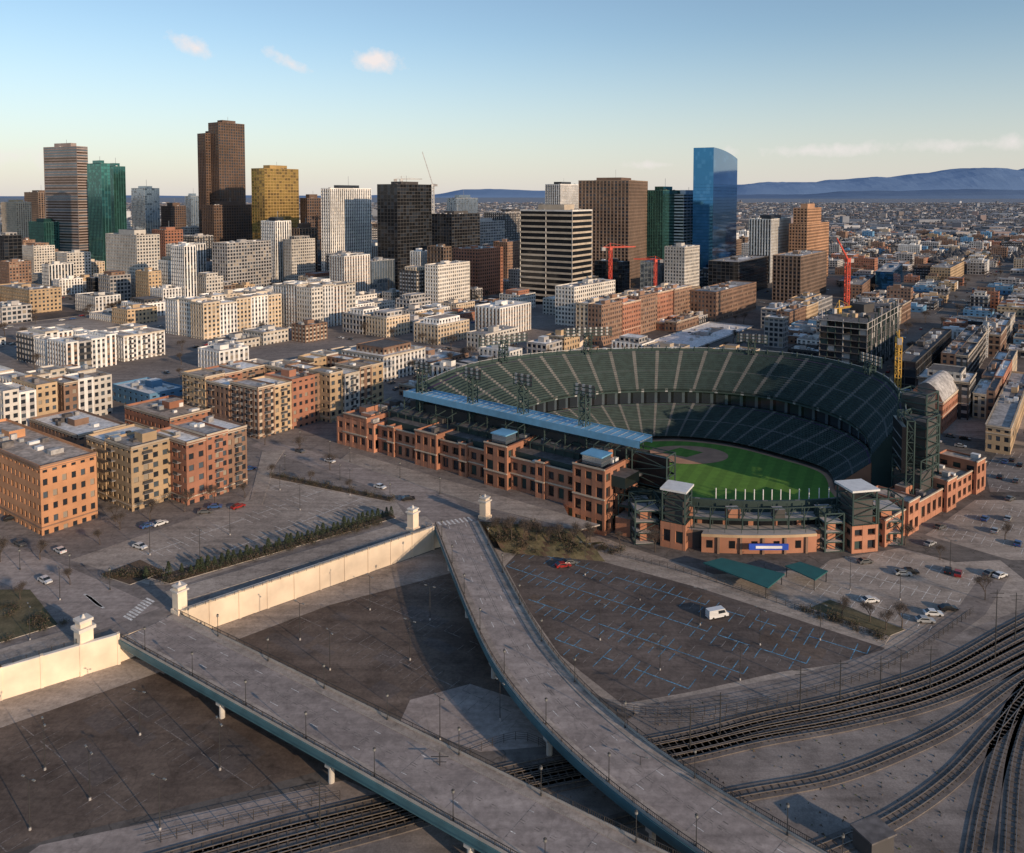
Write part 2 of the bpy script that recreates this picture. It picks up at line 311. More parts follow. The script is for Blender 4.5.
def ROW(name,x0,xs,x1,yt,sts,nu,nv,z0=0,yb=None,D=None,al=36,maxw=130,roofs=('roof_grey','roof_white','roof_tan'),tr='stone_tan',balc=True,jit=1.5):
    c=fp(x0,xs,x1,z0,yb,D,al,maxw); z1=ztop(yt,c[0][1]); reg(c); mb=MB()
    def at(u,v): return lerp(lerp(c[0],c[1],u),lerp(c[3],c[2],u),v)
    L1=math.dist(c[0],c[1]); L2=math.dist(c[0],c[3]); us=[0]+[(i+R.uniform(-.18,.18))/nu for i in range(1,nu)]+[1]; vs=[0]+[(i+R.uniform(-.18,.18))/nv for i in range(1,nv)]+[1]
    for i in range(nu):
        for j in range(nv):
            if nu>2 and nv>2 and 0<i<nu-1 and 0<j<nv-1: # courtyard
                mb.face([(*at(us[i],vs[j]),z0+3),(*at(us[i+1],vs[j]),z0+3),(*at(us[i+1],vs[j+1]),z0+3),(*at(us[i],vs[j+1]),z0+3)],'roof_dark'); continue
            e0=R.uniform(0,1.6)/L2 if j==0 else 0; e1=R.uniform(0,1.6)/L1 if i==0 else 0
            q=[at(us[i]+e1,vs[j]+e0),at(us[i+1],vs[j]+e0),at(us[i+1],vs[j+1]),at(us[i]+e1,vs[j+1])]
            h=z1+(0 if (i+j)%2==0 else R.uniform(-jit*1.6,jit)); bld(mb,q,0 if z0==0 else 4,h,sts[(i*2+j)%len(sts)],roofs[(i+j)%len(roofs)],.8,1,tr if R.random()<.6 else None,balc)
    mb.obj(name)
Z6=6.0
B('brick_warehouse',-45,42,98,466,'bo',Z6,yb=536,roof='roof_tan',tr='brick_brown')
ROW('brick_loft_building',88,133,182,448,['bt','bt','bo'],1,2,Z6,yb=513,tr='stone_tan',jit=.8)
ROW('brick_loft_building',150,186,250,443,['br','bb','br'],3,1,Z6,yb=507,roofs=('roof_white','roof_grey'),jit=1)
ROW('apartment_building',183,256,330,388,['mix','bb','bt','cl','br'],4,3,Z6,yb=440)
ROW('apartment_building',268,330,384,374,['bt','mix','cl'],4,3,Z6,yb=424)
ROW('apartment_building',-60,4,60,392,['cl','bt','sw'],3,3,Z6,yb=442); ROW('apartment_building',25,64,113,383,['bb','cl','sw'],3,3,Z6,yb=424)
ROW('apartment_building',15,66,118,343,['apt','sw','cg'],4,3,Z6,yb=374,roofs=('roof_white','roof_grey')); ROW('apartment_building',92,124,166,336,['sw','grey'],3,2,Z6,yb=362)
B('workshop_building',112,150,186,394,'blw',Z6,yb=411,roof='roof_white')
B('low_brick_building',30,78,126,435,'bb',Z6,yb=456,roof='roof_white',tr='stone_tan')
B('low_brick_building',125,170,218,418,'br',Z6,yb=437,roof='roof_tan',tr='stone_tan')
B('low_brick_building',-60,-12,30,448,'br',Z6,yb=470,roof='roof_tan')
ROW('apartment_building',165,203,282,303,['st','cl','sw','bt'],5,3,Z6,yb=340,balc=False); ROW('apartment_building',232,262,325,294,['cl','sw'],3,2,Z6,D=720,balc=False)
ROW('apartment_building',272,312,357,288,['cl','apt','sw'],4,3,Z6,yb=330,balc=False)
B('office_building',-5,30,62,290,'bt',Z6,yb=314)
B('brick_office_building',475,500,531,308,'apt',0,yb=345,roof='roof_white')
ROW('brick_office_building',575,602,692,305,['bb','st','br','bb'],5,2,0,yb=347,balc=False,maxw=170)
B('brick_office_building',620,650,700,298,'bt',0,D=720)
B('apartment_building',555,574,615,287,'cl',0,yb=334)
B('brick_office_building',690,716,756,292,'bb',0,D=690)
ROW('brick_office_building',650,676,735,322,['bb','br','cg'],3,2,0,D=640,balc=False)
B('warehouse',640,690,780,350,'cg',0,D=560,roof='roof_white')
B('warehouse',470,520,580,352,'br',0,D=590,roof='roof_tan')
# blocks just beyond and right of the ballpark
ROW('brick_office_building',940,968,1040,356,['dk','bb','dk','cg'],3,2,0,D=455,balc=False,roofs=('roof_dark','roof_grey'))
B('dark_glass_building',893,915,958,362,'blk',0,D=425,roof='roof_dark')
ROW('brick_building',972,998,1075,392,['bb','st','br'],3,2,0,D=385,balc=False,roofs=('roof_dark','roof_white'))
B('low_brick_building',985,1010,1080,428,'bt',0,D=335,roof='roof_grey',tr='stone_tan')
ROW('brick_office_building',850,880,960,318,['cg','bb','st'],3,2,0,D=610,balc=False); ROW('brick_building',975,1000,1060,335,['bb','cl','dk'],3,2,0,D=540,balc=False)
ROW('office_building',760,790,850,312,['bb','grey','bt'],3,2,0,D=640,balc=False)
# -- downtown towers
B('office_tower',47,80,91,146,'pink',D=1150,al=25)
B('glass_office_tower',90,104,113,163,'grn',D=1040); B('glass_office_tower',106,116,128,166,'grn',D=1100)
B('glass_office_tower',133,146,161,188,'sky',D=1300); B('office_tower',3,18,33,202,'st',D=1300); B('office_tower',26,40,58,192,'brn2',D=1500)
B('glass_office_tower',30,45,62,222,'grn',D=1150); B('office_tower',57,62,70,225,'sky',D=1250); B('office_tower',0,10,32,262,'bb',D=900)
B('apartment_tower',107,138,161,235,'cl',D=850,roof='roof_dark'); B('office_tower',162,172,187,206,'brn',D=1350); B('office_tower',186,192,201,196,'sky',D=1400)
B('office_tower',153,166,184,230,'redb',D=1000); B('office_tower',182,195,214,236,'cg',D=1050)
mb=MB(); B('x',200,208,232,133,'brn',D=1155,mb=mb); B('x',211,221,247,122,'brn',D=1150,mb=mb); B('x',203,215,256,205,'brn',D=1120,mb=mb); mb.obj('brown_skyscraper')
B('office_block',213,228,272,243,'grey',D=850,al=30); B('gold_glass_tower',253,266,300,168,'gold',D=1060,al=32)
B('office_tower',262,276,292,221,'wv',D=930); B('office_tower',301,308,324,198,'brn',D=1120); B('office_tower',292,300,318,228,'brn2',D=980)
B('white_office_tower',322,331,372,188,'wv',D=940,al=30); B('black_glass_tower',378,398,432,184,'blk',D=900,al=34)
B('office_tower',432,452,480,214,'blk',D=1000); B('office_tower',452,470,505,222,'grey',D=1080); B('office_tower',484,505,548,212,'cg',D=1150)
B('office_tower',447,456,478,198,'sky',D=1400); B('red_brick_tower',453,478,503,249,'redb',D=860,al=34)
B('apartment_tower',425,438,470,265,'cl',D=740,al=32); B('apartment_tower',400,412,428,272,'grn',D=800)
B('striped_office_tower',520,572,592,210,'kw',D=770,al=33); B('office_tower',545,560,579,184,'wv',D=1250)
B('brown_office_tower',578,628,647,180,'brn2',D=940,al=25); B('glass_office_tower',645,662,680,190,'grn',D=1000); B('office_tower',672,683,700,194,'wh',D=1020)
B('office_tower',664,684,699,247,'cl',D=800); B('office_tower',640,655,668,262,'sky',D=820)
B('white_office_tower',748,770,790,219,'wv',D=1000)
mb=MB(); B('x',788,806,828,224,'ora',D=1000,mb=mb); B('x',792,806,820,208,'ora',D=1004,mb=mb,r=False); mb.obj('brick_hotel_tower')
B('office_tower',772,800,826,256,'brn2',D=820); B('glass_office_building',708,738,768,262,'blk',D=860,al=34); B('office_tower',700,712,730,236,'sky',D=1100)
B('glass_office_building',875,893,922,272,'blu',D=900,al=30); B('office_building',930,950,985,268,'bt',D=1000); B('office_building',845,862,880,285,'bb',D=850,al=30)
# blue tower with a curved, slanting crown: facade panels follow an arc that falls towards the right
mb=MB(); c=fp(692,712,744,0,D=980,al=28); reg(c); zb=ztop(184,980)
bld(mb,c,0,zb,'blu',stuff=0,par=0)
ctr=lerp(c[0],c[2],.5); zl=ztop(147,1000); dr_=(math.sin(math.radians(28)),math.cos(math.radians(28)))
span=math.dist(c[0],c[1])
def crown(q): # height over the plan: level at the left, curving down to the right-hand face
    s=((q[0]-c[0][0])*dr_[0]+(q[1]-c[0][1])*dr_[1])/span; s2=1-math.dist(q,c[3])/math.dist(c[0],c[3]) if 0 else 0
    return zl-1.5-9*max(0,min(1,s))**2.2
NN=8
def cat(u,v): return lerp(lerp(c[0],c[1],u),lerp(c[3],c[2],u),v)
for i in range(NN):
    for j in range(NN):
        q=[cat(i/NN,j/NN),cat((i+1)/NN,j/NN),cat((i+1)/NN,(j+1)/NN),cat(i/NN,(j+1)/NN)]; mb.face([(*t,crown(t)-1.5) for t in q],'glass_blue2')
for i in range(4):
    prev=None
    for k in range(11):
        q=lerp(c[i],c[(i+1)%4],k/10); z=crown(q)
        if prev:
            for m_ in range(9):
                def zz(zt_,f): return zb+(zt_-zb)*f
                mb.face([(*prev[0],zz(prev[1],m_/9)),(*q,zz(z,m_/9)),(*q,zz(z,(m_+1)/9)),(*prev[0],zz(prev[1],(m_+1)/9))],R.choice(['glass_blue']*5+['glass_blue2']))
        prev=(q,z)
mb.obj('blue_glass_skyscraper')
# unfinished frame building, mostly dark cladding, behind the stadium
mb=MB(); c=fp(818,866,985,0,D=480,al=36,maxw=100); FOOT.append(c); z=ztop(324,480)
nl=9; cc=lerp(c[0],c[2],.5)
for i in range(nl):
    zz=2+i*(z-2)/(nl-1); mb.prism(c,zz,zz+.45,'panel_dark' if i<nl-2 else 'concrete_grey','roof_dark',True)
for e in range(4):
    A,Bq=c[e],c[(e+1)%4]; n=int(math.dist(A,Bq)/4.5)
    for k in range(n+1):
        q=lerp(lerp(A,Bq,k/n),cc,.02); mb.box(q[0],q[1],0,z+(R.choice([3.5,5,1.5]) if k%2 else .4),.5,.5,.66,'steel_green' if k%3 else 'concrete_grey')
        if k<n:
            for i in range(nl-1):
                if R.random()<(.92 if i<nl-3 else .45):
                    q2=lerp(lerp(A,Bq,(k+1)/n),cc,.025); q1=lerp(lerp(A,Bq,k/n),cc,.025); z0=2.45+i*(z-2)/(nl-1); z1=1.95+(i+1)*(z-2)/(nl-1); mb.face([(*q1,z0),(*q2,z0),(*q2,z1),(*q1,z1)],R.choice(['glass_black','panel_dark','glass_black','glass_dark','steel_green','panel_dark','concrete_grey']))
mb.prism([lerp(q,cc,.12) for q in c],0,z-.1,'panel_dark'); mb.box(cc[0],cc[1],z,z+6,12,10,.6,'panel_dark')
for k in range(14): q=lerp(lerp(c[0],c[1],R.random()),lerp(c[3],c[2],R.random()),R.uniform(.1,.9)); mb.box(q[0],q[1],z,z+R.uniform(1,3.5),R.uniform(1,5),R.uniform(1,4),.6,R.choice(['steel_green','concrete_grey','brick_tan','panel_dark']))
mb.obj('building_under_construction')
# ------------------------------------------------------------------ stadium region
STAD=[cv(*q) for q in [(-80,330),(28,240),(60,222),(130,225),(200,290),(186,350),(150,408),(20,415),(-50,375)]]
FOOT.append(STAD)
PL=[P(-200,727,6),P(0,672,6),P(118,638,6),P(178,615,6),P(432,530,6),P(478,521,6),P(575,529,6),(10,325),(-20,355),(60,600),(100,760),(-900,760),(-700,200)]
FG=[P(-300,780,0),P(-400,600),P(-100,500),P(0,535),P(260,520),P(262,444),P(345,444),(-60,330),(40,250),(130,220),(400,290),(420,90),(-200,60)]
def blocked(x,y,m=0):
    if inpoly(x,y,FG): return True
    for f in FOOT:
        if inpoly(x,y,f): return True
    return False
# brick hall with an arched roof beside the ballpark
mb=MB(); c=fp(908,942,968,0,D=366,al=40,maxw=34); reg(c); zr=ztop(402,366); bld(mb,c,0,zr,'br',stuff=0,par=0,tr='stone_tan')
n=12
for k in range(n):
    t0,t1=k/n,(k+1)/n; h0=8*math.sin(math.pi*t0)**.8;h1=8*math.sin(math.pi*t1)**.8 if k<n-1 else 0
    a,b=lerp(c[0],c[3],t0),lerp(c[0],c[3],t1); d,e=lerp(c[1],c[2],t0),lerp(c[1],c[2],t1)
    mb.face([(*a,zr+h0),(*b,zr+h1),(*e,zr+h1),(*d,zr+h0)],'roof_grey'); mb.face([(*a,zr),(*b,zr),(*b,zr+h1),(*a,zr+h0)],'glass_mid' if 2<k<9 else 'brick_red')
mb.obj('arched_brick_hall')
# ------------------------------------------------------------------ city fabric on the street grid
wl=['bb','bt','sw','st','br','cl','bb','sw','cl','cg','grey','apt','mix','cl','grey','dk']
wd=['bb','bt','st','cl','cl','sw','sw','cg','grey','apt','wv','grey','cl','sky','dk','brn2','sky','blk','wv']
wr_=['bb','bb','bt','br','cl','sw','cg','grey','grey','dk','blw','st']
rf=['roof_white','roof_grey','roof_grey','roof_dark','roof_tan','roof_white','roof_dark']
al=math.radians(36); U2=(math.cos(al),-math.sin(al)); V2=(math.sin(al),math.cos(al))
def w(u,v): return (U2[0]*u+V2[0]*v,U2[1]*u+V2[1]*v)
mid=MB(); walks=MB()
for i in range(-26,30):
    for j in range(-8,34):
        bu,bv=i*98.,j*138.
        cx,cy=w(bu+40,bv+58)
        if cy<300 or cy>2300 or abs(cx)>.72*cy+60: continue
        zg=6.0 if inpoly(cx,cy,PL) else 0.0
        corners=[w(bu,bv),w(bu+78,bv),w(bu+78,bv+116),w(bu,bv+116)]
        if cy<1300 and not any(blocked(*q) for q in corners): walks.prism(corners,zg-.1,zg+.13,'kerb','plaza_concrete' if R.random()<.3 else 'lot_asphalt')
        pu,pv=R.choice([(2,3),(2,4),(3,3),(3,4),(3,5)]); down=(800<cy<1700 and -.66*cy<cx<.33*cy)
        sk_=R.choice([.2,.3,.5]) if not down else .12
        for a in range(pu):
            for b in range(pv):
                if R.random()<sk_: continue
                g=R.uniform(.5,2.5); du,dv=74/pu,112/pv
                u0,v0=bu+2+a*du+R.uniform(0,g),bv+2+b*dv+R.uniform(0,g); u1,v1=bu+2+(a+1)*du-g,bv+2+(b+1)*dv-g
                if R.random()<.35: v1-=dv*.35
                if R.random()<.25: u1-=du*.3
                q=[w(u0,v0),w(u1,v0),w(u1,v1),w(u0,v1)]
                mx,my=w((u0+u1)/2,(v0+v1)/2)
                if blocked(mx,my) or any(blocked(*t) for t in q): continue
                zz=6.0 if inpoly(mx,my,PL) else 0.0
                if down: h=R.choice([12,16,22,30,40,52])*R.uniform(.8,1.2)
                elif my<780 and mx<.3*my: h=R.uniform(5,15)
                else: h=R.uniform(4.5,10) if R.random()<.8 else R.uniform(10,22)
                if my>1700: h*=.8
                st=R.choice(wd if down else (wl if mx<.3*my else wr_))
                ar=sum(q[k][0]*q[(k+1)%4][1]-q[(k+1)%4][0]*q[k][1] for k in range(4))
                if ar<0: q=q[::-1]
                if my<1150:
                    mb=MB(); bld(mb,q,0 if zz==0 else 4,zz+h,st,R.choice(rf),.7,1.2 if my<900 else .5,'stone_tan' if my<600 and R.random()<.4 else None)
                    if R.random()<.25 and h>8:
                        cq=lerp(q[0],q[2],.5); bld(mb,[lerp(t,cq,.35) for t in q],zz+h-.7,zz+h+3.2,R.choice(wl),R.choice(rf),.4,0)
                    mb.obj('office_building' if down else R.choice(['brick_building','warehouse','commercial_building']))
                else: bld(mid,q,0,zz+h,st,R.choice(rf),.6,.2)
mid.obj('distant_city_blocks'); walks.obj('city_block_pavements')
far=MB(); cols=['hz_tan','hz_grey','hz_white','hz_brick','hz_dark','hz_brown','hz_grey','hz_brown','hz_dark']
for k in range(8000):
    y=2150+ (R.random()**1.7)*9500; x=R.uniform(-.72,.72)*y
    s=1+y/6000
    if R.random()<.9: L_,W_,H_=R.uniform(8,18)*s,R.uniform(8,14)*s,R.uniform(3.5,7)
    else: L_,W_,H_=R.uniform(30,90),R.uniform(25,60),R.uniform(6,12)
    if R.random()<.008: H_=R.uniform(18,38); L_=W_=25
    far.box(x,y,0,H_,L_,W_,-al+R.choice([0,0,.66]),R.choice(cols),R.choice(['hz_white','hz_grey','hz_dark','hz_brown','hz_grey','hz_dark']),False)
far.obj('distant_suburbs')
# ------------------------------------------------------------------ ground, levels, lots
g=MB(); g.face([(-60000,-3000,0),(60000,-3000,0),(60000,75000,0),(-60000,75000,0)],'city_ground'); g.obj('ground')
g=MB(); g.face([(p[0],p[1],6.0) for p in PL],'road_asphalt'); 
for i in range(len(PL)):
    a,b=PL[i],PL[(i+1)%len(PL)]; g.face([(*a,0),(*b,0),(*b,6.0),(*a,6.0)],'cream_wall' if i!=5 else 'mulch')
g.obj('upper_street_terrace')
g=MB(); a,b=PL[5],PL[6]; NX,NY=18,6; gr=[]
for j in range(NY+1):
    t=j/NY; gr.append([(a[0]+(b[0]-a[0])*i/NX+1.0+t*7.5,a[1]+(b[1]-a[1])*i/NX-t*9.5,5.97*(1-t)-.02+(.35*math.sin(i*1.7+j*2.1) if 0<j<NY else 0)) for i in range(NX+1)])
for j in range(NY):
    for i in range(NX): g.face([gr[j][i],gr[j][i+1],gr[j+1][i+1],gr[j+1][i]],'grass_dry' if (i+j)%4 else 'mulch')
g.obj('planted_bank')
def sheet(name,pts,z,mat,lvl=0):
    g=MB(); g.face([(*P(x,y,lvl),lvl+z) for x,y in pts],mat); return g.obj(name)
def slabp(name,pts,lvl,h,mat,side='kerb'):
    g=MB(); g.prism([P(x,y,lvl) for x,y in pts],lvl-.2,lvl+h,side,mat); return g.obj(name)
A_LOT=[(522,548),(560,550),(700,588),(885,648),(868,660),(780,672),(690,692),(622,704),(560,655),(530,612),(505,566)]
B_LOT=[(236,640),(330,605),(455,572),(480,640),(500,690),(535,735),(470,745),(400,718),(310,678)]
C_LOT=[(-60,748),(0,728),(160,672),(330,768),(250,790),(60,836),(-80,880)]
for n,l,m in (('parking_lot',A_LOT,'lot_asphalt'),('parking_lot',B_LOT,'lot_dirt'),('parking_lot',C_LOT,'lot_dirt')): sheet(n,l,.012,m)
sheet('concrete_apron',[(180,640),(440,548),(500,548),(600,536),(700,575),(1000,560),(1100,640),(900,650),(640,715),(480,640),(455,580),(330,612),(245,650)],.004,'plaza_concrete')
sheet('concrete_apron',[(-120,760),(-100,700),(0,688),(118,655),(175,668),(160,676),(0,734)],.004,'plaza_concrete')
sheet('concrete_apron',[(410,700),(470,684),(520,700),(560,745),(480,752),(400,722)],.016,'deck_concrete')
sheet('access_road',[(-60,915),(40,845),(200,812),(345,780),(380,795),(250,824),(120,870),(40,910)],.008,'deck_concrete')
sheet('rail_yard_gravel',[(640,712),(900,655),(1100,580),(1400,620),(1200,1000),(700,1100),(100,1000),(120,860),(400,800),(560,760)],.006,'gravel')
sheet('stadium_forecourt_lot',[(790,590),(830,560),(900,548),(985,570),(980,600),(930,640),(870,632)],.02,'plaza_concrete')
SIDE=[(925,535),(975,500),(1100,500),(1100,560),(1010,560)]
sheet('stadium_side_lot',SIDE,.02,'plaza_concrete')
LOT_R=[(985,470),(1000,448),(1100,448),(1100,492),(990,492)]
sheet('stadium_side_lot',LOT_R,.02,'road_asphalt')
sheet('side_street',[(985,570),(1010,575),(985,615),(930,655),(800,690),(640,722),(640,706),(800,674),(900,645),(960,605)],.024,'road_asphalt')
slabp('planting_bed',[(800,612),(830,600),(905,630),(880,640),(840,628)],0,.12,'grass_dry')
slabp('planting_bed',[(575,545),(600,542),(640,553),(620,556)],0,.12,'grass_dry')
slabp('pavement',[(585,548),(610,541),(700,570),(890,637),(885,645),(700,582)],0,.14,'plaza_concrete')
sheet('upper_parking_lot',[(70,560),(245,500),(262,470),(395,500),(405,515),(180,585),(150,585)],.008,'plaza_concrete',6)
slabp('hedge_island',[(150,578),(390,512),(396,518),(170,584)],6,.14,'mulch')
slabp('hedge_island',[(100,575),(140,560),(165,572),(130,585)],6,.14,'mulch')
slabp('hedge_island',[(270,478),(275,474),(392,498),(390,502)],6,.12,'mulch')
slabp('pavement',[(165,592),(425,516),(434,524),(175,604)],6,.14,'plaza_concrete')
slabp('pavement',[(-80,668),(-20,655),(62,632),(84,645),(0,668),(-120,700)],6,.14,'plaza_concrete')
slabp('planting_bed',[(-80,640),(0,590),(30,590),(58,625),(0,643)],6,.14,'grass_dry')
slabp('pavement',[(250,500),(262,452),(285,450),(275,465),(262,505)],6,.14,'plaza_concrete')
slabp('pavement',[(350,452),(600,525),(580,530),(490,508),(340,460)],6,.14,'plaza_concrete')
sheet('street',[(100,630),(160,608),(60,563),(-60,520),(-90,545),(20,590)],.016,'deck_concrete',6)
sheet('street',[(436,530),(478,522),(455,500),(400,476),(300,448),(262,440),(250,446),(300,462),(380,490)],.02,'deck_concrete',6)
def line(mb,p,q,w,z,mat):
    dx,dy=q[0]-p[0],q[1]-p[1]; l=math.hypot(dx,dy) or 1; nx,ny=-dy/l*w/2,dx/l*w/2
    mb.face([(p[0]-nx,p[1]-ny,z),(q[0]-nx,q[1]-ny,z),(q[0]+nx,q[1]+ny,z),(p[0]+nx,p[1]+ny,z)],mat)
def stalls(name,poly,lvl,z,mat,rows,org,n=60,skip=.1,ang=35,pitch=2.7,ln=4.8,rp=16.5,w_=.13,alt='line_white'):
    u=(math.cos(math.radians(ang)),-math.sin(math.radians(ang))); v=(-u[1],u[0])
    mb=MB(); pw=[P(x,y,lvl) for x,y in poly]; o=P(*org,lvl)
    for r in range(-rows,rows):
        for half in (0,1):
            for k in range(-n,n):
                if R.random()<skip: continue
                a=(o[0]+u[0]*k*pitch+v[0]*(r*rp+half*ln),o[1]+u[1]*k*pitch+v[1]*(r*rp+half*ln)); l_=ln*R.uniform(.55,1); b=(a[0]+v[0]*l_,a[1]+v[1]*l_)
                if inpoly(*a,pw) and inpoly(*b,pw): line(mb,a,b,w_,lvl+z,mat if R.random()<.85 else alt)
        for k in range(-n,n):
            a=(o[0]+u[0]*k*pitch+v[0]*(r*rp+ln),o[1]+u[1]*k*pitch+v[1]*(r*rp+ln)); b=(a[0]+u[0]*pitch,a[1]+u[1]*pitch)
            if R.random()>skip*1.5 and inpoly(*a,pw) and inpoly(*b,pw): line(mb,a,b,w_*1.5,lvl+z+.003,mat)
    mb.obj(name)
stalls('parking_markings',A_LOT,0,.017,'line_blue',10,(700,640),w_=.2,rp=12.5,alt='line_faint')
stalls('parking_markings',B_LOT,0,.018,'line_faint',8,(360,660),skip=.2,alt='line_faint')
stalls('parking_markings',C_LOT,0,.017,'line_faint',8,(140,740),skip=.2,alt='line_faint')
stalls('parking_markings',[(790,590),(830,560),(900,548),(985,570),(930,640),(870,632)],0,.026,'line_white',5,(890,590),ang=40)
stalls('parking_markings',SIDE,0,.026,'line_white',5,(1000,530),ang=40); stalls('parking_markings',LOT_R,0,.026,'line_white',5,(1020,470),ang=40)
stalls('parking_markings',[(110,548),(245,503),(262,475),(385,500),(300,530),(180,565)],6,.013,'line_white',5,(260,520),ang=-52,skip=.15)
pt=MB()
for (lot,lv,z,mt_,n) in ((A_LOT,0,.014,'lot_dirt',9),(B_LOT,0,.014,'lot_asphalt',10),(C_LOT,0,.014,'lot_asphalt',10)):
    pw=[P(x,y,lv) for x,y in lot]; xs_=[p[0] for p in pw]; ys_=[p[1] for p in pw]; k=0; t=0
    while k<n and t<300:
        t+=1; x,y=R.uniform(min(xs_),max(xs_)),R.uniform(min(ys_),max(ys_)); L_,W_=R.uniform(4,16),R.uniform(2,6)
        q=[(x+uu*L_*U2[0]+vv*W_*V2[0],y+uu*L_*U2[1]+vv*W_*V2[1]) for uu,vv in ((-.5,-.5),(.5,-.5),(.5,.5),(-.5,.5))]
        if all(inpoly(*p_,pw) for p_ in q): pt.face([(*p_,lv+z+.0001*k) for p_ in q],mt_); k+=1
pt.obj('asphalt_patches')
mk_=MB(); U=(math.cos(math.radians(34)),-math.sin(math.radians(34)))
for k in range(9):
    for a,b in (((88,596),(100,606)),((150,600),(128,618))):
        p=P(*a,6);q=P(*b,6); c_=lerp(p,q,k/8); line(mk_,(c_[0]-U[0]*1.8,c_[1]-U[1]*1.8),(c_[0]+U[0]*1.8,c_[1]+U[1]*1.8),.6,6.024,'line_white')
for k in range(8):
    c_=lerp(P(440,524,6),P(470,519,6),k/7); line(mk_,(c_[0]-.8,c_[1]+1.6),(c_[0]+.8,c_[1]-1.6),.6,6.028,'line_white')
mk_.obj('crosswalk_markings')
# ------------------------------------------------------------------ bridges
def railing(mb,cl,o,z,h=1.2):
    for i,(a,b) in enumerate(zip(cl,cl[1:])):
        pa=(a[0]+a[3]*o,a[1]+a[4]*o,a[2]+z); pb=(b[0]+b[3]*o,b[1]+b[4]*o,b[2]+z)
        mb.beam((*pa[:2],pa[2]+h),(*pb[:2],pb[2]+h),.09,'fence_dark'); mb.beam((*pa[:2],pa[2]+.12),(*pb[:2],pb[2]+.12),.06,'fence_dark')
        mb.beam(pa,(*pa[:2],pa[2]+h),.13,'fence_dark')
        for k in range(1,8):
            q=lerp(pa,pb,k/8); mb.beam(q,(q[0],q[1],q[2]+h),.05,'fence_dark')
mk('tyre_track',(.27,.23,.212),.9,.25,.3,scale2=1)
def bridge(name,pts,hw,piers,gird='girder_teal'):
    e=bpy.data.objects.new(name,None); scene.collection.objects.link(e)
    cl=cline(pts,3.0)
    d=MB(); slab(d,cl,-hw,hw,-.55,0,'concrete_grey','deck_concrete'); d.obj('deck',e)
    s=MB()
    for sg in (-1,1):
        slab(s,cl,sg*(hw-2.2),sg*(hw-.35),.0,.16,'kerb','plaza_concrete',False); slab(s,cl,sg*(hw-.35),sg*hw,.0,.55,'kerb')
    s.obj('sidewalk',e)
    m=MB()
    for i in range(0,len(cl)-1):
        a,b=cl[i],cl[i+1]
        if i%4==0:
            for o in (-hw*.38,hw*.38): line(m,(a[0]+a[3]*o,a[1]+a[4]*o),(b[0]+b[3]*o,b[1]+b[4]*o),.14,a[2]+.012,'line_white')
        for o in (-.25,.25): line(m,(a[0]+a[3]*o,a[1]+a[4]*o),(b[0]+b[3]*o,b[1]+b[4]*o),.12,a[2]+.012,'line_faint')
        for o in (-hw*.55,-hw*.22,hw*.22,hw*.55): # tyre-darkened wheel paths
            if R.random()<.6: line(m,(a[0]+a[3]*o,a[1]+a[4]*o),(b[0]+b[3]*o,b[1]+b[4]*o),.3,a[2]+.006,'tyre_track')
        if i%4==0: line(m,(a[0]-a[3]*(hw-2.3),a[1]-a[4]*(hw-2.3)),(a[0]+a[3]*(hw-2.3),a[1]+a[4]*(hw-2.3)),.1,a[2]+.009,'line_faint')
    m.obj('lane_markings',e)
    gd=MB()
    for sg in (-1,1):
        slab(gd,cl,sg*(hw-.15),sg*(hw-.55),-2.0,-.56,gird); slab(gd,cl,sg*(hw+.02),sg*(hw+.3),-.9,.1,gird)
    for o in (-3,0,3): slab(gd,cl,o-.2,o+.2,-2.0,-.56,gird)
    gd.obj('girders',e)
    r=MB()
    for sg in (-1,1): railing(r,cl,sg*(hw-.18),.55,.85)
    r.obj('railings',e)
    p=MB()
    for i in piers:
        if i>=len(cl): continue
        a=cl[i]
        p.beam((a[0]-a[3]*(hw-.6),a[1]-a[4]*(hw-.6),a[2]-2.6),(a[0]+a[3]*(hw-.6),a[1]+a[4]*(hw-.6),a[2]-2.6),1.4,'concrete_light',1.15)
        for o in (-hw+1.6,0,hw-1.6): p.cyl(a[0]+a[3]*o,a[1]+a[4]*o,0,a[2]-3.17,.6,.6,12,'concrete_light')
    p.obj('piers',e)
    return cl
def mid2(a,b,z): p=P(*a,z);q=P(*b,z); return ((p[0]+q[0])/2,(p[1]+q[1])/2,z)
c1=bridge('road_viaduct',[mid2((118,638),(178,615),6.05),mid2((330,757),(400,723),6.4),mid2((500,853),(665,853),6.9),mid2((640,932),(830,932),7.3)],7.2,range(12,60,11))
L2=[(436,528),(450,570),(466,612),(484,655),(508,697),(547,742),(604,790),(692,853),(800,925)]
R2=[(477,520),(500,560),(528,610),(560,656),(605,700),(665,748),(735,797),(828,853),(945,918)]
c2=bridge('curved_viaduct',[mid2(a,b,6.05+.1*i) for i,(a,b) in enumerate(zip(L2,R2))],7.0,range(6,70,9))
def rwall(name,a,b,z0,z1,th=.7):
    mb=MB(); L=math.dist(a,b); an=math.atan2(b[1]-a[1],b[0]-a[0]); nx,ny=math.sin(an),-math.cos(an)
    n=max(1,int(L/7))
    cxy=lerp(a,b,.5); mb.box(cxy[0]+nx*.36,cxy[1]+ny*.36,z0,z1,L,th,an,'cream_wall'); mb.box(cxy[0]+nx*.36,cxy[1]+ny*.36,z1,z1+.22,L+.2,th+.3,an,'concrete_light')
    for k in range(n+1):
        q=lerp(a,b,k/n); mb.box(q[0]+nx*.42,q[1]+ny*.42,z0,z1+.35,.6,1.0,an,'cream_wall')
    mb.obj(name)
rwall('retaining_wall',PL[3],PL[4],0,7.1); rwall('retaining_wall',PL[0],PL[1],0,7.1); rwall('retaining_wall',PL[1],PL[2],0,7.1)
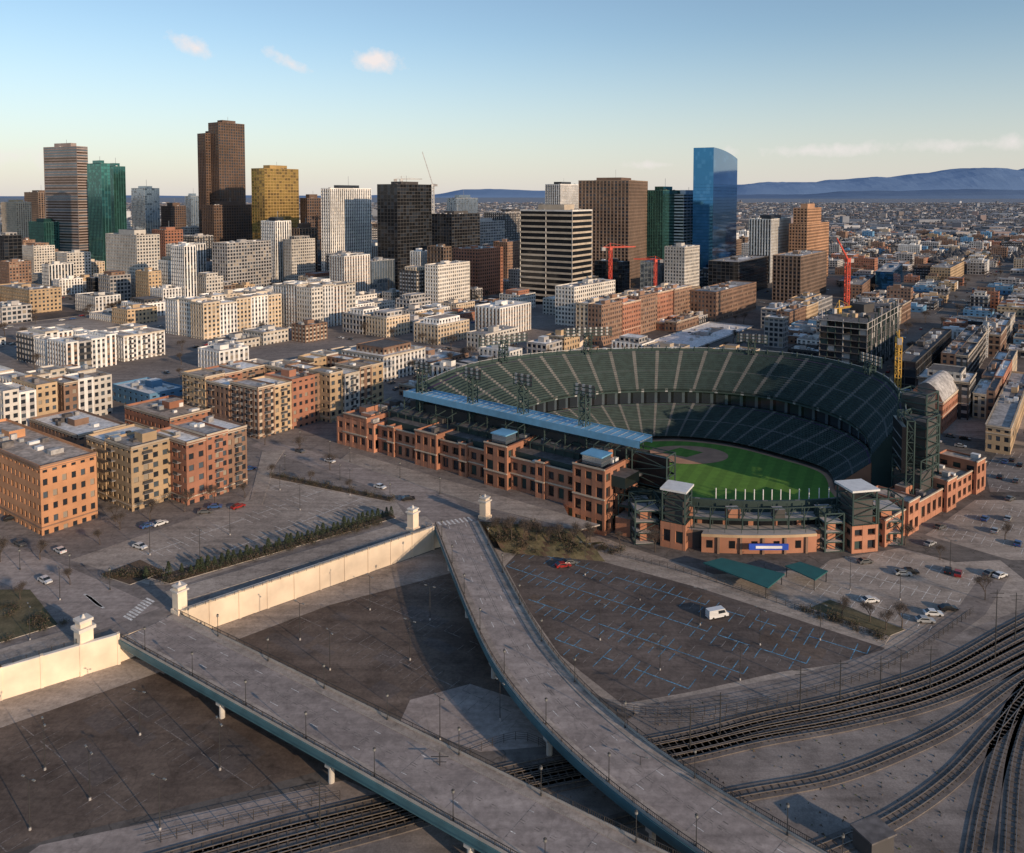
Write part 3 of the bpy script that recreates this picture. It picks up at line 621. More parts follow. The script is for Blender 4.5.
def pillar(x,y,z0,h,w=2.6):
    mb=MB(); a=-al; mb.box(x,y,z0,z0+1,w*1.25,w*1.25,a,'cream_wall'); mb.box(x,y,z0+1,z0+h*.8,w,w,a,'cream_wall'); mb.box(x,y,z0+h*.8,z0+h*.86,w*1.3,w*1.3,a,'concrete_light')
    mb.box(x,y,z0+h*.86,z0+h*.95,w*.85,w*.85,a,'cream_wall'); mb.box(x,y,z0+h*.95,z0+h,w*1.05,w*1.05,a,'concrete_light')
    mb.cyl(x,y,z0+h,z0+h+.9,.5,.1,8,'concrete_light'); mb.obj('gateway_pillar')
for px,py in ((180,612),(84,645),(413,530),(485,518)): q=P(px,py,6); pillar(q[0],q[1],0 if px in(84,) else 6,7 if px!=84 else 12.5,2.5 if px!=84 else 3)
def fence(name,pts,lvl,h=1.8,sp=2.5,mat='fence_dark',smooth=True,wires=4):
    w_=[(*P(x,y,lvl),lvl) for x,y in pts]; c=cline(w_,sp,smooth); mb=MB()
    for a,b in zip(c,c[1:]):
        mb.beam(a[:3],(a[0],a[1],a[2]+h),.1,mat)
        for k in range(wires): z=h*(k+1)/wires; mb.beam((a[0],a[1],a[2]+z),(b[0],b[1],b[2]+z),.05,mat)
    mb.obj(name)
fence('chain_link_fence',[(622,712),(700,716),(830,690),(905,660),(975,612)],0)
fence('chain_link_fence',[(655,725),(720,722),(800,705)],0)
fence('chain_link_fence',[(590,550),(700,578),(888,642)],0)
fence('iron_fence',[(0,668),(60,648),(110,634)],7.1,1.0); fence('iron_fence',[(185,611),(300,573),(430,529)],7.3,.8)
fence('iron_fence',[(150,585),(395,518)],6.1,1.0)
fence('chain_link_fence',[(340,800),(260,818),(130,850)],0); fence('chain_link_fence',[(470,755),(520,740),(560,758)],0)
# ------------------------------------------------------------------ railway
def track(pts):
    c=cline([P(*p) for p in pts],1.6); mb=MB(); slab(mb,c,-1.9,1.9,.006,.2,'ballast')
    for a in c:
        mb.beam((a[0]-a[3]*1.25,a[1]-a[4]*1.25,.23),(a[0]+a[3]*1.25,a[1]+a[4]*1.25,.23),.24,'tie_wood',.12)
    for o in (-.75,.75): slab(mb,c,o-.06,o+.06,.28,.42,'rail_steel',None,False)
    mb.obj('railway_track')
for k in range(4):
    o=k*12
    track([(1150,560+o*1.0),(1024,622+o*1.1),(940,668+o*.9),(850,697+o*.75),(760,717+o*.65),(690,735+o*.6),(600,752+o*.65),(500,772+o*.7),(400,797+o*.8),(280,826+o*.9),(150,862+o),(0,905+o)])
track([(1150,600),(1030,672),(960,722),(900,752),(830,778),(740,795),(640,818),(520,850),(400,890)])
track([(1100,650),(1035,690),(1000,725),(955,775),(900,815),(840,843),(740,880)])
track([(1060,650),(1020,700),(1000,750),(985,810),(975,870)])
track([(1090,650),(1040,705),(1018,760),(1010,860)])
def pole(x,y,z,h,name='utility_pole',arm=True):
    mb=MB(); mb.cyl(x,y,z,z+h,.16,.09,6,'pole_dark')
    if arm: mb.beam((x-1.6,y,z+h-.8),(x+1.6,y,z+h-.8),.12,'pole_dark'); mb.beam((x-1.2,y,z+h-1.8),(x+1.2,y,z+h-1.8),.1,'pole_dark')
    mb.obj(name)
for px,py,h in ((995,660,17),(880,700,10),(800,712,10),(930,690,10),(720,735,9),(1015,640,12),(440,800,9),(320,830,9),(840,700,9),(690,748,9)): q=P(px,py); pole(q[0],q[1],0,h)
mb=MB(); q=P(873,850); mb.box(q[0],q[1],0,3.4,5,4,.4,'panel_dark'); mb.box(q[0],q[1],3.4,3.7,5.6,4.6,.4,'roof_dark'); mb.box(q[0]-1,q[1]-2.4,0,2.2,1,.1,.4,'metal_grey'); mb.obj('equipment_shed')
tb=MB()
for k in range(600):
    q=P(R.uniform(560,1030),R.uniform(700,870)); s=R.uniform(.1,.4); a=R.uniform(0,6); tb.face([(q[0]-s*math.cos(a),q[1]-s*math.sin(a),.01),(q[0]+s*math.cos(a),q[1]+s*math.sin(a),.01),(q[0]+R.uniform(-.2,.2),q[1]+R.uniform(-.2,.2),R.uniform(.15,.4))],R.choice(['shrub','twig','needle2']))
tb.obj('trackside_weeds')
# ------------------------------------------------------------------ stadium
S=bpy.data.objects.new('baseball_stadium',None); scene.collection.objects.link(S)
RIM=[(-40,338),(-16,372),(30,397),(93,404),(138,388),(160,352),(157,318),(147,290)]
FE=[(24,326),(34,342),(48,355),(75,360),(98,352),(116,334),(129,314),(125,292)]
RZ=[30,33,34,34,34,33.5,32,30]
RIM=[cv(a[0],a[1],z+2) for a,z in zip(RIM,RZ)]; FE=[cv(*a) for a in FE]
path=catm([(a[0],a[1],b[0],b[1],z) for a,b,z in zip(RIM,FE,RZ)],14)
pr=resamp(path,1.7)
def tier(mb,pr,t0,t1,za,zb,rows,smat,ais=7):
    def pos(p,f): return (p[0]+(p[2]-p[0])*f,p[1]+(p[3]-p[1])*f)
    def zz(p,r_): return za(p)+(zb(p)-za(p))*r_/rows
    for i in range(len(pr)-1):
        a,b=pr[i],pr[i+1]; ai=(i%ais==0)
        for r in range(rows):
            f0=t0+(t1-t0)*r/rows; f1=t0+(t1-t0)*(r+1)/rows
            A0,B0,A1,B1=pos(a,f0),pos(b,f0),pos(a,f1),pos(b,f1)
            m='aisle' if ai or r==rows//2 else (smat if r!=1 else 'seat_purple')
            mb.face([(*A0,zz(a,r)),(*B0,zz(b,r)),(*B1,zz(b,r)),(*A1,zz(a,r))],m)
            mb.face([(*A1,zz(a,r)),(*B1,zz(b,r)),(*B1,zz(b,r+1)),(*A1,zz(a,r+1))],'aisle' if ai else smat)
up=MB(); tier(up,pr,0,.47,lambda p:p[4],lambda p:p[4]-16,20,'seat_green'); up.obj('upper_deck_seating',S)
lo=MB(); tier(lo,pr,.45,1.0,lambda p:12,lambda p:1.6,22,'seat_green2'); lo.obj('lower_deck_seating',S)
cl_=MB()
def pos(p,f): return (p[0]+(p[2]-p[0])*f,p[1]+(p[3]-p[1])*f)
for i in range(len(pr)-1):
    a,b=pr[i],pr[i+1]
    za,zb_=a[4]-16,b[4]-16
    cl_.face([(*pos(a,.47),za+.9),(*pos(b,.47),zb_+.9),(*pos(b,.47),zb_-.6),(*pos(a,.47),za-.6)],'steel_green' if i%9 else 'metal_grey')
    cl_.face([(*pos(a,.43),za-.6),(*pos(b,.43),zb_-.6),(*pos(b,.43),11.9),(*pos(a,.43),11.9)],['glass_dark','glass_dark','glass_mid','glass_black','glass_dark'][i%5])
    o0,o1=pos(a,-.02),pos(b,-.02)
    cl_.face([(*o0,0),(*o1,0),(*o1,12),(*o0,12)],'brick_stadium'); cl_.face([(*o0,12),(*o1,12),(*o1,b[4]+1),(*o0,a[4]+1)],'steel_green')
    cl_.beam((*o0,a[4]+1.4),(*o1,b[4]+1.4),.25,'metal_grey')
    if i%4==0: cl_.beam((*o0,0),(*o0,a[4]+2.0),.5,'steel_green')
e=pr[-1]
cl_.face([(*pos(e,f),z) for f,z in ((-.02,0),(-.02,e[4]+.5),(.47,e[4]-15.5),(.47,0))],'steel_green')
cl_.face([(*pos(e,f),z) for f,z in ((.46,0),(.46,12),(1,1.6),(1,0))],'brick_stadium')
cl_.obj('bowl_structure',S)
wp=[]
for t in [i/50 for i in range(51)]:
    a=cv(-40+84*t,338-70*t,26); b=cv(24+34*t,326-51*t,1); wp.append((a[0],a[1],b[0],b[1],27))
ws=MB(); tier(ws,wp,.1,1,lambda p:23,lambda p:1.6,24,'seat_green2'); ws.obj('west_stand_seating',S)
fd=MB(); fe=[p[2:4] for p in path]; front=[cv(*q) for q in [(123,274),(112,264),(90,262),(68,265),(56,273)]]; fs=cv(58,275)
fd.face([(x,y,.05) for x,y in [fs]+fe+front],'dirt'); ctr=cv(88,305)
fd.face([(*lerp((x,y),ctr,.05),.1) for x,y in [fs]+fe+front],'turf')
dp=[cv(77+18*math.cos(a),337+13*math.sin(a)) for a in [i*math.pi/20 for i in range(40)]]
fd.face([(x,y,.14) for x,y in dp],'dirt'); fd.face([(*cv(76+9*x,340+7*y),.18) for x,y in ((0,-1),(1,0),(0,1),(-1,0))],'turf')
fd.obj('playing_field',S)
Nn=cv(31,249); Lc=cv(-73,332,3); fx,fy=(Lc[0]-Nn[0]),(Lc[1]-Nn[1]); FL=math.hypot(fx,fy); fx/=FL;fy/=FL
ix,iy=(fy,-fx)
if ix+iy<0: ix,iy=-ix,-iy
FA=math.atan2(fy,fx)
def fpnt(s,o): return (Nn[0]+fx*s+ix*o,Nn[1]+fy*s+iy*o)
fw=MB(); sc=FL/133
segs=[(0,13,21.5,0),(13,26,17.5,2.2),(26,30,18.5,1.2),(30,42,17.5,2.2),(42,53,21.5,0),(53,63,17.3,2.5),(63,67,18.3,1.3),(67,78,17.3,2.5),(78,90,19.5,.5),(90,103,17,2.5),(103,107,18,1.3),(107,118,17,2.5),(118,133,19.5,0)]
for a,b,h,o in segs:
    a*=sc;b*=sc
    q=[fpnt(a,o),fpnt(a,22),fpnt(b,22),fpnt(b,o)]
    ar=sum(q[k][0]*q[(k+1)%4][1]-q[(k+1)%4][0]*q[k][1] for k in range(4)); q=q if ar>0 else q[::-1]
    bld(fw,q,0,h,'stad','roof_dark',.8,1)
    for zb in (11.6,h-.1):
        c_=lerp(fpnt(a,o),fpnt(b,o),.5); fw.box(c_[0]-ix*.06,c_[1]-iy*.06,zb,zb+.45,b-a+.1,.5,FA,'stone_tan')
    if h>=21:
        fw.box(*fpnt((a+b)/2,5),h,h+3,(b-a)*.6,6,FA,'glass_sky','roof_blue'); fw.box(*fpnt((a+b)/2,5),h+3,h+3.4,(b-a)*.66,7,FA,'roof_blue')
    n=max(1,int((b-a)/4))
    for k in range(n): 
        s_=a+(k+.5)*(b-a)/n; p0=fpnt(s_,10); fw.beam((*p0,h-.8),(*p0,h+4.2),.3,'steel_green'); p1=fpnt(s_,16); fw.beam((*p0,h+4),(*p1,h+5),.25,'steel_green')
    fw.beam((*fpnt(a,10),h+4),(*fpnt(b,10),h+4),.3,'steel_green')
fw.obj('brick_facade',S)
cn=MB()
ca=cv(-45,340,28); cb=cv(47,264.5,28)
cp=cline([(*ca,28),(*cb,28)],3.0,False)
slab(cn,cp,-2.6,5.5,0,.5,'roof_blue'); slab(cn,cp,5.55,5.9,-1.6,.9,'roof_blue'); slab(cn,cp,-2.95,-2.65,-1.6,.9,'roof_blue')
for i,a in enumerate(cp):
    cn.beam((a[0]-a[3]*2.6,a[1]-a[4]*2.6,28.55),(a[0]+a[3]*5.5,a[1]+a[4]*5.5,28.55),.16,'metal_grey')
    if i%3==0:
        for o in (-2.4,5.0): cn.beam((a[0]+a[3]*o,a[1]+a[4]*o,14),(a[0]+a[3]*o,a[1]+a[4]*o,28),.4,'steel_green')
        cn.beam((a[0]-a[3]*2.8,a[1]-a[4]*2.8,23),(a[0]+a[3]*5,a[1]+a[4]*5,27.5),.25,'steel_green')
slab(cn,cp,-2.8,4.9,-11,-10.6,'concrete_grey'); slab(cn,cp,1,4.4,-10.6,-4,'panel_dark'); slab(cn,cp,-12,-2.9,-12.6,-9,'steel_green','roof_dark')
for s0,s1,o,z in ((18,38,11,21),(56,76,11,21),(92,114,11,20.5)):
    c_=fpnt((s0+s1)/2*sc,o+4); cn.box(c_[0],c_[1],z-3.6,z,s1-s0,9,FA,'steel_green','roof_dark'); cn.box(c_[0],c_[1],z,z+.25,s1-s0+1,10,FA,'roof_dark')
for k in range(40):
    c_=fpnt(R.uniform(5,125)*sc,R.uniform(12,24)); h_=R.uniform(1.5,4); cn.box(c_[0],c_[1],17,18.5+h_,R.uniform(1.5,5),R.uniform(1.5,4),FA,R.choice(['metal_grey','roof_grey','steel_green','panel_dark']))
cn.obj('west_canopy',S)
def lattice(mb,x,y,w,z0,z1,lv,a,mat,t=.3,d=None):
    d=d or w; c,s_=math.cos(a),math.sin(a)
    q=[(x+u*c-v*s_,y+u*s_+v*c) for u,v in ((-w/2,-d/2),(w/2,-d/2),(w/2,d/2),(-w/2,d/2))]
    for p_ in q: mb.beam((*p_,z0),(*p_,z1),t,mat)
    for i in range(lv+1):
        z=z0+(z1-z0)*i/lv
        for k in range(4):
            A,B_=q[k],q[(k+1)%4]; mb.beam((*A,z),(*B_,z),t*.7,mat)
            if i<lv: zz=z0+(z1-z0)*(i+1)/lv; mb.beam((*(A if i%2 else B_),z),(*(B_ if i%2 else A),zz),t*.5,mat)
lt=MB()
def light_tower(x,y,z0,z1,w=3,bw=14,ang=0,t=.45):
    lattice(lt,x,y,w,z0,z1,int((z1-z0)/3),ang,'steel_green',t)
    c,s_=math.cos(ang),math.sin(ang)
    for r in range(3):
        z=z1-1+r*1.5; lt.beam((x-c*bw/2,y-s_*bw/2,z),(x+c*bw/2,y+s_*bw/2,z),.35,'steel_green')
        for k in range(int(bw/1.4)): u=-bw/2+.7+k*1.4; lt.box(x+c*u,y+s_*u,z+.2,z+1.1,.9,.5,ang,'metal_grey' if k%2 else 'panel_dark')
    for u in (-bw/2,bw/2): lt.beam((x+c*u,y+s_*u,z1-1.5),(x+c*u,y+s_*u,z1+3),.3,'steel_green')
for f_,zt_ in ((.2,38),(.42,39),(.62,40),(.84,40)):
    q=fpnt(FL*(1-f_)*.98,19); light_tower(q[0],q[1],15,zt_,2.8,9,FA)
for idx,h_,bw_ in ((.18,9,26),(.33,9,24),(.6,6,14),(.8,5,14)):
    e=pr[int(len(pr)*idx)]; e2=pr[int(len(pr)*idx)+1]; light_tower(e[0],e[1],0,e[4]+h_,3,bw_,math.atan2(e2[1]-e[1],e2[0]-e[0]))
lt.obj('light_towers',S)
rt=MB()
for x,y,w_,h in ((151,284,10,32),(158,299,10,37)): 
    x,y=cv(x,y,15); n=int(h/3.4); lattice(rt,x,y,w_,0,h,n,.7,'steel_green',.5); rt.box(x,y,0,h-1.5,w_*.86,w_*.86,.7,'panel_dark')
    for k in range(n): rt.box(x,y,k*h/n,k*h/n+.25,w_*.99,w_*.99,.7,'steel_green')
x,y=cv(146,276,8); rt.box(x,y,0,14,9,9,.7,'panel_dark','roof_dark'); lattice(rt,x,y,9.6,0,19,5,.7,'steel_green',.4)
x,y=cv(141,279,20); rt.box(x,y,15,31,1.4,15,-.25,'scoreboard'); lattice(rt,x+2.2,y,2.4,0,33,9,-.25,'steel_green',.4,15)
for k in range(4): rt.box(x-.75,y,16+k*3.6,16.15+k*3.6,.12,14.4,-.25,'metal_grey')
rt.obj('stair_towers',S)
O=[cv(*q) for q in [(33,248),(52,238.5),(72,235.5),(92,236),(108,239),(121,242)]]; I=[cv(*q) for q in [(52,276),(66,266),(82,262),(96,261.5),(112,264),(124,276)]]
op=resamp(catm([(a[0],a[1],b[0],b[1]) for a,b in zip(O,I)],14),1.7)
ff=MB(); tier(ff,[(*p,0) for p in op],.42,1,lambda p:12.5,lambda p:2.8,14,'seat_green2'); ff.obj('outfield_seating',S)
of=MB(); po=pos
for i in range(len(op)-1):
    a,b=op[i],op[i+1]
    brick=16<i<len(op)-14
    f0=0.0 if brick else .1
    A,B_=po(a,f0),po(b,f0)
    of.face([(*A,0),(*B_,0),(*B_,5.8),(*A,5.8)],'brick_stadium' if brick or i%6<3 else 'panel_dark')
    of.face([(*A,5.8),(*B_,5.8),(*po(b,.42),5.8),(*po(a,.42),5.8)],'concrete_grey')
    if brick:
        of.face([(*po(a,-.01),5.0),(*po(b,-.01),5.0),(*po(b,-.01),5.9),(*po(a,-.01),5.9)],'brick_tan')
        if i%4==0: of.beam((*po(a,-.012),0),(*po(a,-.012),5),.7,'brick_brown')
        elif i%4==2: of.face([(*po(a,-.008),1.6),(*po(b,-.008),1.6),(*po(b,-.008),4),(*po(a,-.008),4)],'glass_black')
    of.face([(*po(a,.3),5.8),(*po(b,.3),5.8),(*po(b,.3),8.9),(*po(a,.3),8.9)],'glass_black' if i%5 else 'brick_stadium')
    of.face([(*po(a,.16),9.0),(*po(b,.16),9.0),(*po(b,.44),9.0),(*po(a,.44),9.0)],'concrete_grey')
    of.face([(*po(a,.16),8.6),(*po(b,.16),8.6),(*po(b,.16),9.4),(*po(a,.16),9.4)],'steel_green')
    of.face([(*po(a,.41),9.0),(*po(b,.41),9.0),(*po(b,.41),12.6),(*po(a,.41),12.6)],'steel_green')
    if i%3==0:
        for f in (.16,.3): of.beam((*po(a,f),5.8),(*po(a,f),12.7),.35,'steel_green')
        of.beam((*po(a,.16),9.4),(*po(b,.16),12.7),.18,'steel_green')
        of.beam((*po(a,.05),5.8),(*po(a,.05),7.0),.12,'steel_green')
    of.beam((*po(a,.16),12.7),(*po(b,.16),12.7),.3,'steel_green'); of.beam((*po(a,.16),10.5),(*po(b,.16),10.5),.12,'steel_green'); of.beam((*po(a,.05),7.0),(*po(b,.05),7.0),.12,'steel_green')
    if i%2==0 and i>16: of.beam((*po(a,.5),12),(*po(a,.5),15.6),.26,'metal_white')
    if i%9==4: c_=po(a,.24); of.box(c_[0],c_[1],9,12,R.uniform(3,6),3,.1,R.choice(['panel_dark','steel_green','brick_stadium']),'roof_grey')
x,y=cv(81,233.3,3); of.box(x,y,2.4,4.2,12,.5,0,'sign_blue'); of.box(x,y-.32,2.9,3.7,8,.1,0,'sign_white')
of.obj('outfield_concourse',S)
gt=MB()
def gate(x,y,h,w_,a,roof='roof_grey'):
    x,y=cv(x,y,0)
    bld(gt,[(x+u*math.cos(a)-v*math.sin(a),y+u*math.sin(a)+v*math.cos(a)) for u,v in ((-w_/2,-w_/2),(w_/2,-w_/2),(w_/2,w_/2),(-w_/2,w_/2))],0,h*.45,'stad',roof,0,0)
    lattice(gt,x,y,w_*.9,h*.45,h,4,a,'steel_green',.45); gt.box(x,y,h*.45,h*.86,w_*.75,w_*.75,a,'panel_dark'); gt.box(x,y,h,h+.6,w_*1.05,w_*1.05,a,'metal_white')
gate(54,243,18,8,-.5); gate(112,241,19,9,.2)
for x,y,h,w_ in ((44,247,14,8),(123,246,15,8),(103,240,12,6)):
    x,y=cv(x,y,0); lattice(gt,x,y,w_,0,h,4,.1,'steel_green',.45)
    for k in range(4): gt.box(x,y,k*h/4,k*h/4+.25,w_*.95,w_*.95,.1,'concrete_grey')
    gt.box(x,y,0,h*.7,w_*.45,w_*.45,.1,'brick_stadium','roof_dark')
ax=MB(); A0=cv(121,240); A1=cv(186,297); La=math.dist(A0,A1); ux,uy=(A1[0]-A0[0])/La,(A1[1]-A0[1])/La
def ap(s,o): return (A0[0]+ux*s-uy*o,A0[1]+uy*s+ux*o)
for a,b,h,o in ((0,14,8.5,0),(14,22,11,-1),(22,44,8,.5),(44,52,11,-1),(52,70,8.5,.5),(70,78,12,-1),(78,La,9.5,0)):
    bld(ax,[ap(a,o),ap(b,o),ap(b,13),ap(a,13)],0,h,'stad','roof_tan',.6,1)
    c_=lerp(ap(a,o),ap(b,o),.5); ax.box(c_[0],c_[1],h-.05,h+.35,b-a+.2,.5,math.atan2(uy,ux),'stone_tan')
ax.obj('brick_annex',S); gt.obj('gate_towers',S)
lb=MB()
q=fp(337,374,404,6,yb=453); bld(lb,q,0,17.5,'stad','roof_tan',.8,2); lb.obj('corner_block',S)
sb=MB(); x,y=cv(48,263,15); lattice(sb,x,y,15,0,25,7,-.66,'steel_green',.4,6); sb.box(x-.5,y-1,14,24,14,1.2,-.66,'scoreboard'); sb.obj('scoreboard',S)
for q in ([(703,563),(722,558),(785,574),(768,588)],[(785,566),(800,562),(828,571),(815,580)]):
    mb=MB(); w_=[P(x,y,3.2) for x,y in q]; mb.prism(w_,3.0,3.3,'awning_teal',None,True)
    for i_,p_ in enumerate(w_): mb.beam((*lerp(p_,w_[(i_+2)%4],.04),0),(*lerp(p_,w_[(i_+2)%4],.04),3),.2,'pole_dark')
    mb.obj('entrance_canopy')
# ------------------------------------------------------------------ cranes
def crane(px,D,ytop,yj,mat,jl,ang,w=2.2,luff=False,th=.16):
    x=(px-512)/F*(D*cs+CH*sn); z1=ztop(yj,D); zt_=ztop(ytop,D); mb=MB()
    lattice(mb,x,D,w,0,z1,max(8,int(z1/5)),.4,mat,w*th)
    mb.box(x,D,z1,z1+2.5,w*1.3,w*1.3,.4,mat); c,s_=math.cos(ang),math.sin(ang)
    tip=(x+c*jl,D+s_*jl,zt_ if luff else z1+2.5); r=(x,D,z1+2.5)
    for o in (-.6,.6): mb.beam((r[0],r[1],r[2]+o*.9),(tip[0],tip[1],tip[2]+o*.3),w*th,mat)
    for k in range(12):
        a=lerp(r,tip,k/12);b=lerp(r,tip,(k+1)/12); mb.beam((a[0],a[1],a[2]-.6),(b[0],b[1],b[2]+.6),w*.1,mat)
    mb.beam(r,(x-c*jl*.3,D-s_*jl*.3,z1+2.5),w*.3,mat); mb.box(x-c*jl*.28,D-s_*jl*.28,z1-.5,z1+2.5,w*1.5,w,ang,'concrete_grey')
    if not luff: mb.beam((x,D,z1+2),(x,D,zt_),w*.3,mat); mb.beam((x,D,zt_),lerp(r,tip,.8),w*.08,mat); mb.beam((x,D,zt_),(x-c*jl*.28,D-s_*jl*.28,z1+2.5),w*.08,mat)
    mb.obj('tower_crane')
crane(433,1100,152,186,'crane_white',14,3.0,3.6,True,.26); crane(610,700,243,250,'crane_red',24,.3,2.2,th=.2); crane(846,620,238,262,'crane_red',12,3.6,2.6,True,th=.24); crane(655,740,256,262,'crane_red',20,2.9,2.0,th=.2)
crane(897,400,330,342,'crane_yellow',14,1.2,2.0,th=.18); crane(402,1000,176,181,'crane_white',26,.2,2.6,th=.26); crane(985,540,316,325,'crane_white',22,2.0,2,th=.2); crane(838,520,300,312,'crane_yellow',18,.6,1.8,th=.2)
# ------------------------------------------------------------------ trees
def bare_tree(seed,h=8):
    r=random.Random(seed); mb=MB()
    def br(p,d,l,w,n):
        q=p+d*l; mb.beam(p,q,w,'bark')
        if n==0:
            for k in range(14):
                o=q+Vector((r.gauss(0,.55),r.gauss(0,.55),r.gauss(.1,.5))); e=Vector((r.uniform(-1,1),r.uniform(-1,1),r.uniform(-.3,1))).normalized()*.55; s=Vector((r.uniform(-1,1),r.uniform(-1,1),0)).normalized()*.05
                mb.face([tuple(o-s),tuple(o+s),tuple(o+e)],'twig')
            return
        for k in range(3 if n>1 else 4):
            a=r.uniform(0,6.28); nd=(d*.9+Vector((math.cos(a),math.sin(a),r.uniform(.0,.5)))*.62).normalized(); br(q,nd,l*r.uniform(.62,.8),w*.55,n-1)
    br(Vector((0,0,0)),Vector((0,0,1)),h*.3,.28,4); return mb.mesh('bare_tree')
BT=[bare_tree(s) for s in (1,2,3)]
def conifer(seed,h=4.2):
    r=random.Random(seed); mb=MB(); mb.cyl(0,0,0,h*.9,.12,.03,5,'bark')
    for k in range(420):
        t=r.random()**.8; z=.3+t*(h-.3); rr=(1-t)*h*.3*(.55+.45*r.random())+.05; a=r.uniform(0,6.28); rr*=1+.25*math.sin(a*3+seed)
        o=Vector((rr*math.cos(a),rr*math.sin(a),z)); e=Vector((math.cos(a),math.sin(a),-.35+r.uniform(-.4,.4)))*.38; s=Vector((-math.sin(a),math.cos(a),r.uniform(-.5,.5)))*.16
        mb.face([tuple(o-s),tuple(o+s),tuple(o+e)],r.choice(['needle','needle','needle2']))
    return mb.mesh('conifer_tree')
CT=[conifer(s) for s in (1,2,3)]
def shrub_(seed):
    r=random.Random(seed); mb=MB()
    for k in range(3): mb.beam((0,0,0),(r.uniform(-.4,.4),r.uniform(-.4,.4),.8),.06,'bark')
    for k in range(260):
        v=Vector((r.gauss(0,.6),r.gauss(0,.6),abs(r.gauss(.55,.35)))); e=Vector((r.uniform(-1,1),r.uniform(-1,1),r.uniform(-.2,1)))*.25; s=Vector((r.uniform(-1,1),r.uniform(-1,1),r.uniform(-1,1)))*.1
        mb.face([tuple(v-s),tuple(v+s),tuple(v+e)],r.choice(['shrub','needle','twig']))
    return mb.mesh('shrub')
SH=[shrub_(s) for s in (1,2)]
def onpath(a,b,n,lvl): 
    p,q=P(*a,lvl),P(*b,lvl); return [lerp(p,q,(k+R.uniform(-.25,.25))/max(1,n-1)) for k in range(n)]
for a,b,n in (((190,575),(392,515),38),((150,578),(200,570),4)):
    for x,y in onpath(a,b,n,6): inst(R.choice(CT),'conifer_tree',x,y,6.1,R.uniform(0,6),R.uniform(.5,1.0))
for x,y in onpath((108,578),(160,575),14,6)+onpath((170,582),(380,524),30,6)+onpath((272,476),(390,500),16,6): inst(R.choice(SH),'shrub',x,y+R.uniform(-1,1),6.1,R.uniform(0,6),R.uniform(.7,1.6))
for a,b,n,l in (((-20,600),(55,628),14,6),((-60,660),(-5,645),5,6),((806,612),(880,636),16,0),((580,545),(625,553),8,0)):
    for x,y in onpath(a,b,n,l): inst(R.choice(SH),'shrub',x+R.uniform(-2,2),y+R.uniform(-2,2),l,R.uniform(0,6),R.uniform(.7,1.6))
for k in range(34):
    t=R.random(); j=R.random(); x=PL[5][0]+(PL[6][0]-PL[5][0])*t+1+j*7.5; y=PL[5][1]+(PL[6][1]-PL[5][1])*t-j*9.5
    inst(R.choice(SH),'shrub',x,y,6*(1-j)-.1,R.uniform(0,6),R.uniform(.8,1.7))
for k in range(8):
    t=(k+.5)/8; inst(R.choice(BT),'bare_tree',PL[5][0]+(PL[6][0]-PL[5][0])*t+5,PL[5][1]+(PL[6][1]-PL[5][1])*t-5,2.6,R.uniform(0,6),R.uniform(.7,1))
TP=[(870,622,0),(902,628,0),(842,618,0),(886,630,0),(40,560,6),(20,600,6),(70,585,6),(100,545,6),(120,530,6),(150,520,6),(185,512,6),(215,505,6),(245,498,6),(590,541,0),(620,546,0),(655,552,0),(270,478,6),(300,452,6),(330,470,6),(265,445,6),(230,446,6),(0,562,6),(940,560,0),(905,545,0),(985,600,0),(1005,540,0),(75,515,6),(115,522,6),(310,484,6),(350,492,6)]
for x,y,l in TP: q=P(x,y,l); inst(R.choice(BT),'bare_tree',q[0],q[1],l,R.uniform(0,6),R.uniform(.6,1.0))
k=0
while k<800:
    y=R.uniform(330,1500); x=R.uniform(-.7,.7)*y
    u=x*U2[0]+y*U2[1]; v=x*V2[0]+y*V2[1]
    uu=(u%98); vv=(v%138)
    if not (76<uu<80 or 95<uu or 114<vv<118 or 134<vv): k+=.1; continue
    if blocked(x,y): k+=.2; continue
    l=6 if inpoly(x,y,PL) else 0; inst(R.choice(BT),'bare_tree',x,y,l,R.uniform(0,6),R.uniform(.8,1.5)); k+=1
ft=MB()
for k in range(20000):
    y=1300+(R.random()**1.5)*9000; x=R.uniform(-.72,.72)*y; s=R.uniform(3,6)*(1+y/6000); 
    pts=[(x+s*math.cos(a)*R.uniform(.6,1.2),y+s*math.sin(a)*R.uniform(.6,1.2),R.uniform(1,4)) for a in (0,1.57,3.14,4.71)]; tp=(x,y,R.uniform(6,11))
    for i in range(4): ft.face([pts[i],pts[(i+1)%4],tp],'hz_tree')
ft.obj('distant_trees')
# ------------------------------------------------------------------ lamps
def lampmesh(h,arm):
    mb=MB(); mb.cyl(0,0,0,.5,.25,.2,8,'concrete_grey'); mb.cyl(0,0,.5,h,.11,.06,6,'pole_dark')
    for sg in arm: mb.beam((0,0,h),(sg*1.3,0,h+.2),.08,'pole_dark'); mb.box(sg*1.4,0,h+.12,h+.28,.7,.3,0,'lamp_head')
    return mb.mesh('street_lamp')
def globelamp():
    mb=MB(); mb.cyl(0,0,0,.4,.2,.16,8,'pole_dark'); mb.cyl(0,0,.4,4.6,.09,.06,6,'pole_dark'); mb.cyl(0,0,4.6,4.8,.1,.28,8,'pole_dark'); mb.cyl(0,0,4.8,5.2,.28,.24,8,'lamp_head'); mb.cyl(0,0,5.2,5.45,.3,.03,8,'pole_dark'); return mb.mesh('street_lamp')
LM2=lampmesh(9.5,(-1,1)); LG=globelamp()
for cl,hw in ((c1,7.2),(c2,7.0)):
    for i in range(3,len(cl),6):
        for sg in (-1,1):
            a=cl[i+ (0 if sg<0 else 3)] if i+3<len(cl) else cl[i]; inst(LG,'street_lamp',a[0]+a[3]*sg*(hw-.8),a[1]+a[4]*sg*(hw-.8),a[2]+.16)
